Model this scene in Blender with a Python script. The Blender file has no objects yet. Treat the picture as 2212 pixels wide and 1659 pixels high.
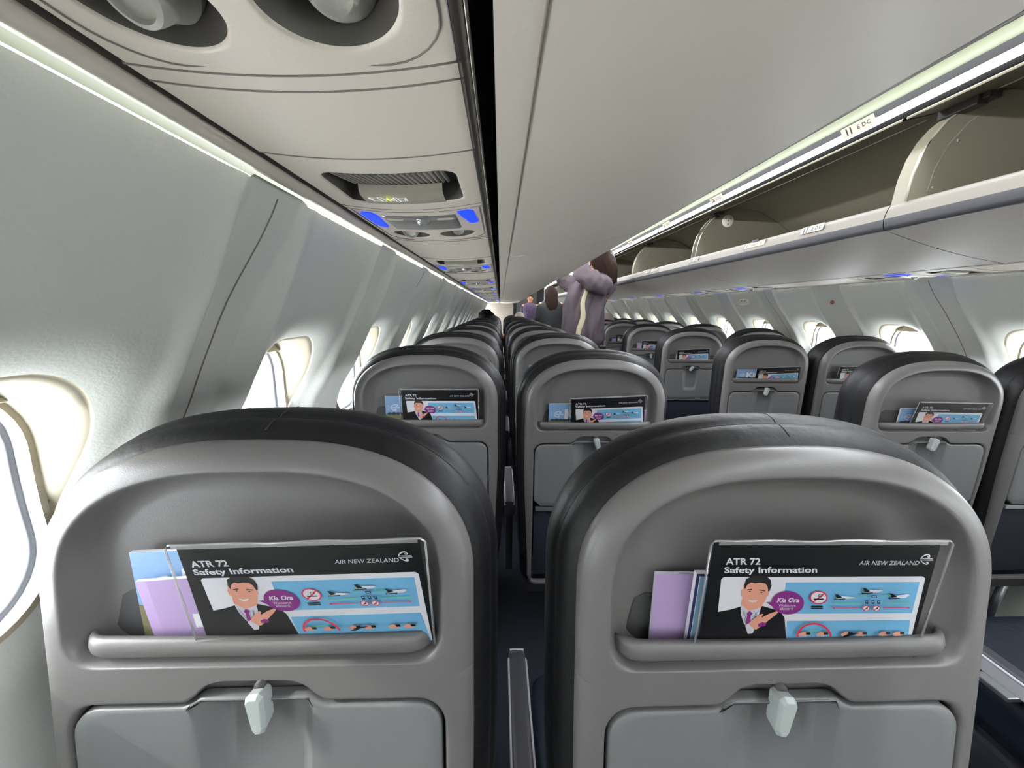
import bpy, bmesh, math, random
import numpy as np
from mathutils import Vector, Matrix, noise
random.seed(7)
scene = bpy.context.scene
COL = scene.collection

# ------------------------------------------------------------------ camera, sky, exposure
CAM = (-.77, 0.0, 1.23)
cd = bpy.data.cameras.new('camera'); cam = bpy.data.objects.new('camera', cd); COL.objects.link(cam)
cd.sensor_fit = 'HORIZONTAL'; cd.sensor_width = 36.0; cd.lens = 36.0 * 830 / 2212; cd.clip_start = .02
yaw, pitch, roll = math.radians(1.789), math.radians(10.996), math.radians(.5)
cam.location = CAM
cam.rotation_euler = (Matrix.Rotation(-yaw, 3, 'Z') @ Matrix.Rotation(math.pi/2 - pitch, 3, 'X') @ Matrix.Rotation(roll, 3, 'Z')).to_euler()
scene.camera = cam
world = bpy.data.worlds.new('sky'); scene.world = world; world.use_nodes = True
bg = world.node_tree.nodes['Background']
bg.inputs[0].default_value = (.93, .97, 1.0, 1); bg.inputs[1].default_value = 3.6
vs = scene.view_settings
vs.view_transform = 'Standard'; vs.look = 'None'; vs.exposure = 2.4; vs.gamma = 1.0; vs.use_curve_mapping = False
scene.cycles.max_bounces = 7; scene.cycles.diffuse_bounces = 5; scene.cycles.transparent_max_bounces = 12
scene.cycles.sample_clamp_indirect = 6.0
scene.cycles.caustics_reflective = False; scene.cycles.caustics_refractive = False
SIDE_STRIP, BIN_STRIP = 10.0, 34.0        # light tubes over the side walls and under the aisle ceiling
sun_d = bpy.data.lights.new('sun', 'SUN'); sun = bpy.data.objects.new('sun', sun_d); COL.objects.link(sun)
sun_d.energy = .7; sun_d.angle = math.radians(1.5); sun_d.color = (1, .95, .88)
sun.rotation_euler = Vector((.80, .15, -.58)).to_track_quat('-Z', 'Y').to_euler()   # enters by the left-hand windows

# ------------------------------------------------------------------ materials
def lin(c):
    if isinstance(c, str): c = tuple(int(c[i:i+2], 16)/255 for i in (0, 2, 4))
    return tuple(((x+.055)/1.055)**2.4 if x > .04045 else x/12.92 for x in c)
MATS = {}
def mat(name, col, rough=.5, metal=0, bump=0, bscale=400, spec=.5, emit=0, var=0, coat=0, detail=2):
    if name in MATS: return MATS[name]
    m = bpy.data.materials.new(name); m.use_nodes = True; nt = m.node_tree; b = nt.nodes['Principled BSDF']
    c = lin(col); b.inputs['Base Color'].default_value = (*c, 1); b.inputs['Roughness'].default_value = rough
    b.inputs['Metallic'].default_value = metal; b.inputs['Specular IOR Level'].default_value = spec
    b.inputs['Coat Weight'].default_value = coat
    if emit: b.inputs['Emission Color'].default_value = (*c, 1); b.inputs['Emission Strength'].default_value = emit
    if bump or var:
        tc = nt.nodes.new('ShaderNodeTexCoord'); n = nt.nodes.new('ShaderNodeTexNoise')
        n.inputs['Scale'].default_value = bscale; n.inputs['Detail'].default_value = detail
        nt.links.new(tc.outputs['Object'], n.inputs['Vector'])
        if bump:
            bp = nt.nodes.new('ShaderNodeBump'); bp.inputs['Strength'].default_value = bump; bp.inputs['Distance'].default_value = .002
            nt.links.new(n.outputs['Fac'], bp.inputs['Height']); nt.links.new(bp.outputs[0], b.inputs['Normal'])
        if var:
            mx = nt.nodes.new('ShaderNodeMix'); mx.data_type = 'RGBA'
            mx.inputs['A'].default_value = (*[x*(1-var) for x in c], 1); mx.inputs['B'].default_value = (*[min(1, x*(1+var)) for x in c], 1)
            nt.links.new(n.outputs['Fac'], mx.inputs['Factor']); nt.links.new(mx.outputs['Result'], b.inputs['Base Color'])
    MATS[name] = m; return m
def clear_mat(name, tint=(1, 1, 1), gloss=.12, haze=0.0):
    if name in MATS: return MATS[name]
    m = bpy.data.materials.new(name); m.use_nodes = True; nt = m.node_tree; nt.nodes.clear()
    o = nt.nodes.new('ShaderNodeOutputMaterial'); t = nt.nodes.new('ShaderNodeBsdfTransparent'); g = nt.nodes.new('ShaderNodeBsdfGlossy')
    d = nt.nodes.new('ShaderNodeBsdfDiffuse'); d.inputs[0].default_value = (.8, .8, .8, 1)
    g.inputs['Roughness'].default_value = .12; t.inputs[0].default_value = (*tint, 1)
    lw = nt.nodes.new('ShaderNodeLayerWeight'); lw.inputs[0].default_value = .5; fr = nt.nodes.new('ShaderNodeMath'); fr.operation = 'POWER'; fr.inputs[1].default_value = 5.0; nt.links.new(lw.outputs['Facing'], fr.inputs[0])
    mul = nt.nodes.new('ShaderNodeMath'); mul.operation = 'ADD'; mul.inputs[1].default_value = gloss
    mul.use_clamp = True
    mx = nt.nodes.new('ShaderNodeMixShader'); mh = nt.nodes.new('ShaderNodeMixShader'); mh.inputs[0].default_value = haze
    L = nt.links.new
    L(fr.outputs[0], mul.inputs[0]); L(mul.outputs[0], mx.inputs[0]); L(t.outputs[0], mx.inputs[1]); L(g.outputs[0], mx.inputs[2])
    L(mx.outputs[0], mh.inputs[1]); L(d.outputs[0], mh.inputs[2]); L(mh.outputs[0], o.inputs[0])
    MATS[name] = m; return m
M_SHELL = mat('seat_shell_plastic', '656362', .36, bump=.10, bscale=900)
M_TRAY = mat('tray_plastic', '6b6c6d', .42, bump=.12, bscale=1100)
M_POCKET = mat('pocket_plastic', '666463', .42, bump=.10, bscale=900)
M_SHADEPIV = mat('pocket_shade_and_pivot', '3c3c3d', .6)  # dark grey of the painted pocket shade and of the latch pivot
M_LATCH = mat('latch_plastic', 'a0a7a5', .35)
M_LEATHER = mat('black_leather', '0f0f11', .50, spec=.32, bump=.55, bscale=70, detail=6)
M_LEATHER2 = mat('blue_leather', '18202f', .42, bump=.5, bscale=60, detail=5)
M_STITCH = mat('stitch_thread', '5b5b5c', .7)
M_GAP = mat('black_gap', '0c0c0d', .6)
M_FABRIC = mat('navy_fabric', '161d2c', .85, bump=.3, bscale=500)
M_METAL = mat('satin_metal', 'b9bec2', .32, metal=.9)
M_ARM = mat('armrest_vinyl', '34343a', .5, bump=.2, bscale=500)
M_ARML = mat('armrest_trim', 'a8a8ae', .4)
M_WALL = mat('wall_panel_plastic', 'd9dbd5', .38, bump=.16, bscale=260)
M_FRAME = mat('window_frame_plastic', 'a59d8b', .5)
M_TUNNEL = mat('window_tunnel', 'b8bcc2', .5)
M_GASKET = mat('window_gasket', '77767a', .6)
M_SHADE = mat('window_shade', 'bdb49c', .5)
M_PANE = clear_mat('window_pane', (.97, .98, .98), .0)
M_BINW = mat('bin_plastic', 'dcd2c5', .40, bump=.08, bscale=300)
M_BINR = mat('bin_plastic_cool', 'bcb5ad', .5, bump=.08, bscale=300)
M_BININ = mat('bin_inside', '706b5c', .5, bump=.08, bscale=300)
M_SEAM = mat('seam_line', '857b74', .7)
M_DARKGREY = mat('dark_grey_trim', '5e5e62', .45)
M_COVE = mat('cove_plastic', '2c2e18', .5)
M_PSU = mat('psu_plastic', 'e8dccd', .42, bump=.08, bscale=300)
M_WHITE = mat('white_print', 'f2f2f2', .5, emit=.12)
M_LED = mat('cool_light_tube', 'f4f8ff', .5, emit=BIN_STRIP)
M_LEDS = mat('side_light_tube', 'eef6e6', .5, emit=SIDE_STRIP)
M_GREENBAND = mat('lamp_cover_pale_green', '8f957e', .5)
M_BLUE = mat('blue_indicator', '1438ff', .5, emit=.30)
M_CARPET = mat('navy_carpet', '242834', .95, bump=.5, bscale=700)
M_CEIL = mat('ceiling_panel', '9a958b', .6)

# ------------------------------------------------------------------ mesh helpers
def empty(name, loc, rz=0, parent=None):
    o = bpy.data.objects.new(name, None); COL.objects.link(o); o.location = loc; o.rotation_euler = (0, 0, rz)
    o.empty_display_size = .05
    if parent: o.parent = parent
    return o
def tag(o, label=None, cat=None, group=None, kind=None):
    for k, v in (('label', label), ('category', cat), ('group', group), ('kind', kind)):
        if v: o[k] = v
    return o
class MB:
    def __init__(s): s.v = []; s.f = []; s.m = []
    def add(s, V, F, mi=0):
        b = len(s.v); s.v += [tuple(map(float, p)) for p in V]
        for f in F: s.f.append(tuple(i+b for i in f)); s.m.append(mi)
        return s
    def rings(s, R, mi=0, closed=True, cap0=False, cap1=False, skip=None):
        n = len(R[0]); V = [p for r in R for p in r]; F = []
        for k in range(len(R)-1):
            for i in range(n if closed else n-1):
                j = (i+1) % n
                q = (k*n+i, k*n+j, (k+1)*n+j, (k+1)*n+i)
                if skip and skip(V[q[0]], V[q[1]], V[q[2]], V[q[3]]): continue
                F.append(q)
        if cap0: F.append(tuple(reversed(range(n))))
        if cap1: F.append(tuple(range((len(R)-1)*n, len(R)*n)))
        return s.add(V, F, mi)
    def box(s, x0, x1, y0, y1, z0, z1, mi=0):
        V = [(x, y, z) for z in (z0, z1) for y in (y0, y1) for x in (x0, x1)]
        return s.add(V, [(0, 2, 3, 1), (4, 5, 7, 6), (0, 1, 5, 4), (2, 6, 7, 3), (0, 4, 6, 2), (1, 3, 7, 5)], mi)
    def poly(s, pts, z, mi=0):     # flat polygon in the local XZ plane facing -Y, z = distance towards the viewer
        return s.add([(p[0], -z, p[1]) for p in pts], [tuple(range(len(pts)))], mi)
    def tube(s, path, r, n=8, mi=0, closed=False, caps=True):
        P = [Vector(p) for p in path]; R = []
        for i, p in enumerate(P):
            a = P[i-1] if (i or closed) else P[i]; b = P[(i+1) % len(P)] if (i < len(P)-1 or closed) else P[i]
            d = (b-a).normalized(); up = Vector((0, 0, 1)) if abs(d.z) < .9 else Vector((1, 0, 0))
            x = d.cross(up).normalized(); y = x.cross(d)
            rr = r[i] if isinstance(r, (list, tuple)) else r
            R.append([p + rr*(math.cos(2*math.pi*k/n)*x + math.sin(2*math.pi*k/n)*y) for k in range(n)])
        if closed: R.append(R[0])
        return s.rings(R, mi, True, caps and not closed, caps and not closed)
    def sweep(s, prof, y0, y1, mi=0, closed=False, n=1, caps=False):   # profile (x,z) swept along Y
        R = [[(x, y0+(y1-y0)*k/n, z) for x, z in prof] for k in range(n+1)]
        return s.rings(R, mi, closed, caps, caps)
    def build(s, name, mats, parent=None, smooth=True, merge=0, bevel=0, angle=None, label=None, seg=2, flip=False):
        me = bpy.data.meshes.new(name); me.from_pydata(s.v, [], s.f)
        mats = mats if isinstance(mats, (list, tuple)) else [mats]
        for m in mats: me.materials.append(m)
        for p, i in zip(me.polygons, s.m): p.material_index = i
        bm = bmesh.new(); bm.from_mesh(me)
        if merge: bmesh.ops.remove_doubles(bm, verts=bm.verts, dist=merge)
        bmesh.ops.recalc_face_normals(bm, faces=bm.faces)
        if bevel:
            e = [x for x in bm.edges if len(x.link_faces) == 2 and x.calc_face_angle(0) > .6]
            bmesh.ops.bevel(bm, geom=e, offset=bevel, segments=seg, affect='EDGES', profile=.6, clamp_overlap=True)
        for f in bm.faces: f.smooth = smooth
        if angle is not None:
            for e in bm.edges:
                if len(e.link_faces) == 2 and e.calc_face_angle(0) > angle: e.smooth = False
        bm.to_mesh(me); bm.free(); me.update()
        o = bpy.data.objects.new(name, me); COL.objects.link(o)
        if parent: o.parent = parent
        if label: o['label'] = label
        return o
def struct(mb, name, mats, **k):
    o = mb.build(name, mats, **k); o['kind'] = 'structure'; return o
def arc(cx, cy, rx, ry, a0, a1, n):
    return [(cx+rx*math.cos(math.radians(a0+(a1-a0)*i/n)), cy+ry*math.sin(math.radians(a0+(a1-a0)*i/n))) for i in range(n+1)]
def rrect(x0, x1, y0, y1, r, n=8, r2=None):
    r2 = r2 or r
    return (arc(x1-r, y0+r, r, r, -90, 0, n) + arc(x1-r2, y1-r2, r2, r2, 0, 90, n) + arc(x0+r2, y1-r2, r2, r2, 90, 180, n) + arc(x0+r, y0+r, r, r, 180, 270, n))
def raycast(poly, c, ang):
    """distance along each angle from c to the closed polygon"""
    P = np.array(poly); Q = np.roll(P, -1, 0); out = []
    for a in ang:
        d = np.array([math.cos(a), math.sin(a)]); e = Q-P; w = P-np.array(c)
        den = d[0]*e[:, 1]-d[1]*e[:, 0]; den = np.where(abs(den) < 1e-12, 1e-12, den)
        t = (w[:, 0]*e[:, 1]-w[:, 1]*e[:, 0])/den; u = (w[:, 0]*d[1]-w[:, 1]*d[0])/den
        ok = (t > 1e-9) & (u >= -1e-6) & (u <= 1+1e-6)
        out.append(t[ok].max() if ok.any() else .01)
    return np.array(out)
def resample(poly, n):
    P = np.array(list(poly)+[poly[0]]); L = np.r_[0, np.cumsum(np.hypot(*(np.diff(P, axis=0).T)))]
    t = np.linspace(0, L[-1], n, endpoint=False)
    return [(np.interp(x, L, P[:, 0]), np.interp(x, L, P[:, 1])) for x in t]
def radial_rings(border, hole, c, ts):
    """rings from hole (t=0) to border (t=1); border given point by point, hole met by ray casting"""
    B = np.array(border); ang = np.arctan2(B[:, 1]-c[1], B[:, 0]-c[0]); r = raycast(hole, c, ang)
    H = np.c_[c[0]+r*np.cos(ang), c[1]+r*np.sin(ang)]
    return [H+(B-H)*t for t in ts], H
def sstep(x): x = max(0., min(1., x)); return x*x*(3-2*x)
TXT = {}
def text_mesh(t, size, bold=0.0, shear=0.0):
    k = (t, size, bold, shear)
    if k in TXT: return TXT[k]
    c = bpy.data.curves.new('t', 'FONT'); c.body = t; c.size = size; c.offset = bold; c.shear = shear; c.resolution_u = 3
    o = bpy.data.objects.new('t', c); me = bpy.data.meshes.new_from_object(o)
    V = [(v.co.x, v.co.y) for v in me.vertices]; F = [tuple(p.vertices) for p in me.polygons]
    bpy.data.objects.remove(o); bpy.data.curves.remove(c); bpy.data.meshes.remove(me)
    TXT[k] = (V, F); return TXT[k]
def copy_tree(o, parent=None):
    c = o.copy(); COL.objects.link(c)
    if parent: c.parent = parent
    for ch in o.children: copy_tree(ch, c)
    return c
def koru(cx, cy, s):
    """the airline's fern-spiral emblem as polygons around a centre, pointing left"""
    out = []
    top = [(-1.0, .06), (-.88, .26), (-.66, .50), (-.36, .70), (0, .84), (.32, .86), (.56, .74), (.60, .54), (.46, .40), (.26, .42), (.22, .54), (.32, .60)]
    bot = [(-1.0, -.06), (-.84, -.32), (-.58, -.56), (-.28, -.74), (.02, -.80), (.22, -.70), (.24, -.52), (.10, -.42), (-.04, -.50), (.02, -.58)]
    for path, w0 in ((top, .085), (bot, .085)):
        n = len(path); L, R = [], []
        for i, p in enumerate(path):
            q0 = path[max(0, i-1)]; q1 = path[min(n-1, i+1)]; dx, dy = q1[0]-q0[0], q1[1]-q0[1]; l = math.hypot(dx, dy)
            w = w0*(.45+.75*math.sin(math.pi*min(1, (i+.6)/n)))
            L.append((cx+s*(p[0]-dy/l*w), cy+s*(p[1]+dx/l*w))); R.append((cx+s*(p[0]+dy/l*w), cy+s*(p[1]-dx/l*w)))
        for i in range(n-1): out.append([L[i], L[i+1], R[i+1], R[i]])
    for y0, y1 in ((.05, .19), (-.19, -.05)):
        out.append([(cx-.92*s, cy+s*(y0+y1)/2-.02*s), (cx+1.15*s, cy+s*y0), (cx+1.10*s, cy+s*y1), (cx-.70*s, cy+s*y1)])
    return out
# ------------------------------------------------------------------ cabin shell
Y0, Y1 = -1.6, 9.25
PZ = [0, .25, .5, .7, .83, .92, 1.0, 1.078, 1.147, 1.219, 1.294, 1.368]
PX = [1.19, 1.235, 1.258, 1.262, 1.256, 1.243, 1.222, 1.192, 1.157, 1.122, 1.084, 1.050]
_fit = np.polyfit(PZ, PX, 5)
def wx(z, side=-1): return float(np.polyval(_fit, z))+(.085*sstep((1.37-z)/.42) if side > 0 else .022*sstep((1.10-z)/.12))
BAYS = {-1: .485, 1: .522}; WH = (.888, 1.172); HW = .120       # window bay pitch, hole height range, half width
def bay_phase(side): return (.415-HW) if side < 0 else (1.50-HW-2*BAYS[1])
def relief(yl): return .024*sstep((abs(yl)-.172)/.020)-.011*sstep((abs(yl)-.135)/.03)*(1-sstep((abs(yl)-.166)/.012))      # recessed strip between two bays
hole = rrect(-HW, HW, WH[0], WH[1], .085, 10)
hc = (0, (WH[0]+WH[1])/2)
_HA = np.array(hole); _HB = np.roll(_HA, -1, 0)-_HA
def flare(u, z):
    if abs(u) > HW+.062 or not (WH[0]-.062 < z < WH[1]+.062): return 0.
    t = np.clip(((np.array((u, z))-_HA)*_HB).sum(1)/np.maximum((_HB*_HB).sum(1), 1e-12), 0, 1)
    d = float(np.sqrt((((_HA+_HB*t[:, None])-(u, z))**2).sum(1)).min())
    return .030*(1-min(1, d/.058))**2.2
def wall(side):
    BAY = BAYS[side]; ph = bay_phase(side); ks = [k for k in range(-4, 18) if Y0-.3 < ph+k*BAY < Y1+.1]
    UP = .150
    side_us = list(np.linspace(UP, BAY/2, 36)); mid_us = list(np.linspace(-UP, UP, 31))
    v0, v1 = .80, 1.27
    zs = list(np.linspace(v0, v1, 33))
    border = [(u, v0) for u in mid_us[:-1]] + [(UP, z) for z in zs[:-1]] + [(u, v1) for u in reversed(mid_us[1:])] + [(-UP, z) for z in reversed(zs[1:])]
    ts = [0, .03, .08, .15, .24, .35, .47, .60, .74, .87, 1]
    R, H = radial_rings(border, hole, hc, ts)
    zl = list(np.linspace(0, v0, 14)); zu = list(np.linspace(v1, 1.345, 6))+[1.351, 1.358, 1.366, 1.372]
    prep = [[(u, z, flare(u, z)) for u, z in ring] for ring in R]
    cols = [-u for u in reversed(side_us)], side_us
    grid = [[[(u, z, flare(u, z)) for u in cc] for z in zs] for cc in cols]
    full = cols[0]+mid_us[1:-1]+cols[1]
    mb = MB()
    for k in ks:
        yc = ph+k*BAY
        def P(u, z, fl=0): return (side*(wx(z, side)+relief(u)*(1-.75*sstep((z-1.22)/.15))+fl), yc+u, z)
        mb.rings([[P(*q) for q in ring] for ring in prep])
        for g in grid: mb.rings([[P(*q) for q in row] for row in g], closed=False)
        for Z in (zl, zu): mb.rings([[P(u, z if z < 1.37 else 1.372+.3*max(0, relief(u))) for u in full] for z in Z], closed=False)
    o = struct(mb, 'wall_left' if side < 0 else 'wall_right', M_WALL, merge=.0004)
    # dark joint between panels at every second bay
    n = 0
    for k in ks:
        if (k % 2) == (0 if side < 0 else 0):
            yb = ph+k*BAY+BAY/2; s = MB()
            zz = list(np.linspace(.3, 1.345, 40))+[1.352, 1.359, 1.366]
            X = lambda z, o_: side*(wx(z, side)+.024*(1-.75*sstep((z-1.22)/.15))-o_)
            s.rings([[(X(z, .0004), yb-.0016, z) for z in zz], [(X(z, .0016), yb, z) for z in zz], [(X(z, .0004), yb+.0016, z) for z in zz]], closed=False)
            n += 1; struct(s, 'trim_%d' % (n if side < 0 else n+20), M_SEAM)
    return ks, ph
WN = [0]
def window(side, yc):
    WN[0] += 1; zc = hc[1]
    ang = np.linspace(0, 2*math.pi, 64, endpoint=False)
    r = raycast(hole, hc, ang)
    def ring(out, inset): return [(side*(wx(zc+(rr-inset)*math.sin(a), side)+out), yc+(rr-inset)*math.cos(a), zc+(rr-inset)*math.sin(a)) for rr, a in zip(r, ang)]
    def flat(out, inset):      # rings that flatten towards the pane plane
        xo = wx(zc, side)+out
        return [(side*xo, yc+(rr-inset)*math.cos(a), zc+(rr-inset)*math.sin(a)) for rr, a in zip(r, ang)]
    f = MB(); f.rings([ring(.032, -.006), ring(.033, .002), ring(.039, .006), flat(.046, .008), flat(.047, .014)])
    fr = struct(f, 'window_%d' % WN[0], M_FRAME, angle=.7)
    t = MB(); t.rings([flat(.047, .013), flat(.050, .012), flat(.068, .010)])
    t.build('tunnel', M_TUNNEL, fr, angle=.7)
    g = MB(); g.rings([flat(.068, .006), flat(.068, .016), flat(.074, .016)]); g.build('gasket', M_GASKET, fr)
    p = MB(); p.add(flat(.050, .012), [tuple(range(64))]); p.build('pane', M_PANE, fr, smooth=False)
    s = MB()                     # shade pulled a little way down
    zt = WH[1]-.008; xo = wx(zc, side)+.043
    rr = []
    for dz, o in ((0, .0), (-.010, 0), (-.022, 0), (-.028, -.004), (-.030, .001), (-.024, .003)):
        hw = .062+.9*min(.05, abs(dz)*1.6+.004) ; rr.append([(side*(xo+o-.0), yc+u*hw, zt+dz+.0) for u in np.linspace(-1, 1, 9)])
    s.rings(rr, closed=False); s.build('shade', M_SHADE, fr)
for side in (-1, 1):
    ks, ph = wall(side)
    for k in ks:
        yc = ph+k*BAYS[side]
        if -1.0 < yc < 8.2: window(side, yc)
mb = MB(); mb.box(-1.3, 1.3, Y0, Y1+1.6, -.03, 0); struct(mb, 'floor', M_CARPET, smooth=False)
# aisle ceiling, between the bins
mb = MB(); mb.sweep([(-.36, 1.86), (-.30, 1.885), (-.15, 1.905), (0, 1.91), (.15, 1.905), (.30, 1.885), (.345, 1.865)], Y0, Y1+1.6)
struct(mb, 'ceiling', M_CEIL)
# back wall behind the viewer, front bulkhead, galley beyond it
mb = MB(); mb.box(-1.3, 1.3, Y0-.05, Y0, 0, 2.0); struct(mb, 'wall_back', M_WALL, smooth=False)
mb = MB(); mb.box(-1.3, -.47, Y1, Y1+.05, 0, 2.0); struct(mb, 'wall_front', mat('bulkhead', '7c766c', .6), smooth=False)
mb = MB(); mb.box(.26, 1.3, Y1, Y1+.05, 0, 2.0); mb.box(.26, .34, Y1-.03, Y1, 0, 2.0); struct(mb, 'wall_front_right', M_CEIL, smooth=False)
M_DOORP = mat('galley_door', '8e8f8c', .5)
mb = MB(); mb.box(-.9, .6, Y1+1.2, Y1+1.25, 0, 2.0); struct(mb, 'wall_galley', mat('galley_wall', '55585a', .5), smooth=False)
mb = MB(); mb.box(-.34, .20, Y1+1.17, Y1+1.2, 0, 1.85); dr = struct(mb, 'door_1', M_DOORP, smooth=False, bevel=.004)
mb = MB(); mb.box(.19, .22, Y1+1.14, Y1+1.17, 0, 1.85); mb.box(-.06, .22, Y1+1.14, Y1+1.17, 1.82, 1.85); mb.build('door_frame', M_DARKGREY, dr, smooth=False)
# galley side walls
mb = MB(); mb.box(-.95, -.9, Y1+.05, Y1+1.25, 0, 2.0); mb.box(.6, .65, Y1+.05, Y1+1.25, 0, 2.0); struct(mb, 'wall_galley_side', mat('galley_wall', '', .5), smooth=False)

# ------------------------------------------------------------------ cove, rail and light tube above each side wall
def cove(side):
    nm = 'left' if side < 0 else 'right'
    S = lambda pr: [(side*x, z) for x, z in pr]
    m = MB(); m.sweep(S([(1.012, 1.379), (1.014, 1.374), (1.024, 1.3725), (1.033, 1.374), (1.036, 1.378)]), Y0, Y1)
    o = m.build('cabin_rail', M_PSU); tag(o, 'long cream rail running above the %s windows beside the service panels' % nm, 'rail')
    m = MB(); m.sweep(S([(1.000, 1.377), (1.001, 1.384), (1.011, 1.384), (1.012, 1.379)]), Y0, Y1)
    o = m.build('dark_channel', mat('channel_brown', '837a72', .5)); tag(o, 'narrow dark grey channel beside the cream rail over the %s windows' % nm, 'channel')
    m = MB(); m.sweep(S([(1.0355, 1.379), (1.042, 1.389), (1.056, 1.392), (1.070, 1.394), (1.10, 1.394)]), Y0, Y1)
    o = m.build('light_cove', M_COVE); tag(o, 'olive coloured light cove behind the rail over the %s windows' % nm, 'light cove')
    m = MB(); m.tube([(side*1.0590, Y0, 1.3778), (side*1.0590, Y1-.25, 1.3778)], .0013, 6)
    m.build('light_tube', M_LEDS, o)
    # pieces of shell above, so that no daylight falls in behind the lining
    m = MB(); m.sweep(S([(1.12, 1.36), (1.105, 1.394), (1.10, 1.45), (1.05, 1.75), (.8, 1.97), (.3, 2.0), (0, 2.0)]), Y0-.05, Y1+1.7)
    struct(m, 'wall_outer_%s' % nm, M_GAP)
for s in (-1, 1): cove(s)
# ------------------------------------------------------------------ passenger service channel
PU0, PU1 = .797, 1.000
def psz(x): # underside height of the service channel at distance x from the cabin axis
    t = (x-PU0)/(PU1-PU0); return 1.382-.006*t-.030*t*(1-t)
def pmap(side, yc):
    # local u: -.1 (outer, by the windows) .. +.1 (towards the aisle) ; v along the cabin; w = depth upwards
    def f(u, v, w=0): x = .8985-u; return (side*x, yc+v, psz(x)+w)
    return f
def make_psu(side, yc, label, near=False):
    root = empty('passenger_service_unit', (side*.8985, yc, 1.37)); tag(root, label, 'service unit', 'reading light and call panels over the seats')
    g = pmap(side, yc)
    f = lambda u, v, w=0: tuple(a-b for a, b in zip(g(u, v, w), (side*.8985, yc, 1.37)))
    U0, U1 = -.1005, .1005
    m = MB()
    def cell(u0, u1, v0, v1, hole_, c, depth=.0, lip=.002, n=14):
        nu = [u0+(u1-u0)*i/n for i in range(n+1)]; nv = [v0+(v1-v0)*i/n for i in range(n+1)]
        bd = [(u, v0) for u in nu[:-1]] + [(u1, v) for v in nv[:-1]] + [(u, v1) for u in reversed(nu[1:])] + [(u0, v) for v in reversed(nv[1:])]
        ts = [0, .03, .10, .3, .6, 1]; R, H = radial_rings(bd, hole_, c, ts)
        m.rings([[f(u, v, lip if t == 0 else (lip*.3 if t == .03 else 0)) for u, v in r_] for t, r_ in zip(ts, R)])
        return H
    slot = rrect(-.072, .078, -.195, -.078, .022, 8, .012)
    Hs = cell(U0, U1, -.24, -.045, slot, (0, -.135), n=26)
    for a0 in np.linspace(U0, U1, 13)[:-1]:
        a1 = a0+(U1-U0)/12; vv = [-.045, -.02, .02, .06, .105]
        m.rings([[f(a0, v) for v in vv], [f(a1, v) for v in vv]], closed=False)
    hr = .034
    H1 = []
    for (u0, u1, cu) in ((U0, 0, -.044), (0, U1, .044)):
        hp = [(cu+hr*math.cos(a), .150+hr*math.sin(a)*1.0) for a in np.linspace(0, 2*math.pi, 72, endpoint=False)]
        H1.append((cu, cell(u0, u1, .105, .205, hp, (cu, .150), n=24)))
    m.build('panel', M_PSU, root, merge=.0002)
    # recess with ribbed grille and seat belt sign
    def ins(H, c, k): return [(c[0]+(u-c[0])*k, c[1]+(v-c[1])*k) for u, v in H]
    r = MB(); c = (0, -.135)
    r.rings([[f(u, v, w) for u, v in ins(Hs, c, k)] for k, w in ((1, .002), (.985, .006), (.95, .016), (.90, .021))], cap1=True)
    r.build('sign_recess', mat('recess_dark_plastic', '55514c', .5), root, angle=.8)
    gr = MB()
    for i in range(20):
        u = -.056+i*.0062
        gr.rings([[f(u+.0050*j/6-.0025, v, .004+.15*(v+.193)-(.0032*math.sin(math.pi*j/6))) for j in range(7)] for v in (-.193, -.155, -.117)], closed=False)
    gr.build('grille', mat('grille_plastic', 'a59f95', .5), root)
    sg = MB(); su0, su1 = -.052, .054
    sg.rings([[f(u, v, w) for v, w in ((-.120, .012), (-.118, .004), (-.114, .001), (-.10, -.0006), (-.082, -.001), (-.077, .006))] for u in [su0+(su1-su0)*i/8 for i in range(9)]], closed=False)
    e = sg.build('belt_sign', mat('sign_lens', 'a9a494', .3), root)
    ic = MB()
    def line(p, q, w=.0006):
        dx, dy = q[0]-p[0], q[1]-p[1]; l = math.hypot(dx, dy) or 1; nx, ny = -dy/l*w, dx/l*w
        V = [(p[0]+nx, p[1]+ny), (q[0]+nx, q[1]+ny), (q[0]-nx, q[1]-ny), (p[0]-nx, p[1]-ny)]
        ic.add([f(u, v, -.0022) for u, v in V], [(0, 1, 2, 3)], 0)
    X = lambda x, y: (-.042+(x-600)*.00012, -.1075+(y-480)*.00026)   # traced in sign units
    for poly_ in ([(610, 455), (700, 455), (715, 510), (640, 510)], [(700, 445), (745, 445), (770, 522), (725, 522)], [(870, 445), (900, 445), (918, 522), (880, 522)], [(905, 458), (985, 458), (975, 508), (920, 508)], [(830, 470), (850, 470), (860, 500), (840, 500)]):
        P_ = [X(*q) for q in poly_]
        for i in range(len(P_)): line(P_[i], P_[(i+1) % len(P_)])
    line(X(598, 455), X(625, 508)); line(X(1000, 450), X(995, 508))
    T = [X(800, 448), X(822, 515), X(776, 480)]
    ic.add([f(u, v, -.0022) for u, v in T], [(0, 1, 2)], 1)
    ic.build('belt_symbols', [M_WHITE, mat('arrow_green', 'b4d62a', .5, emit=.6)], e, smooth=False)
    # blue row lamps
    for (pts) in ([(-.082, -.022), (-.068, -.022), (-.064, .0), (-.070, .082), (-.078, .088), (-.088, .075), (-.090, -.005)],
                  [(.062, -.022), (.080, -.026), (.086, -.018), (.090, .060), (.084, .066), (.076, .060), (.066, .01)]):
        b = MB(); q = resample(pts, 28)
        cc = (sum(p[0] for p in pts)/len(pts), sum(p[1] for p in pts)/len(pts))
        b.rings([[f(u, v, w) for u, v in ins(q, cc, k)] for k, w in ((1.03, .001), (1, -.0012), (.9, -.0018))], cap1=True)
        b.build('row_lamp', M_BLUE, root, smooth=False)
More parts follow.
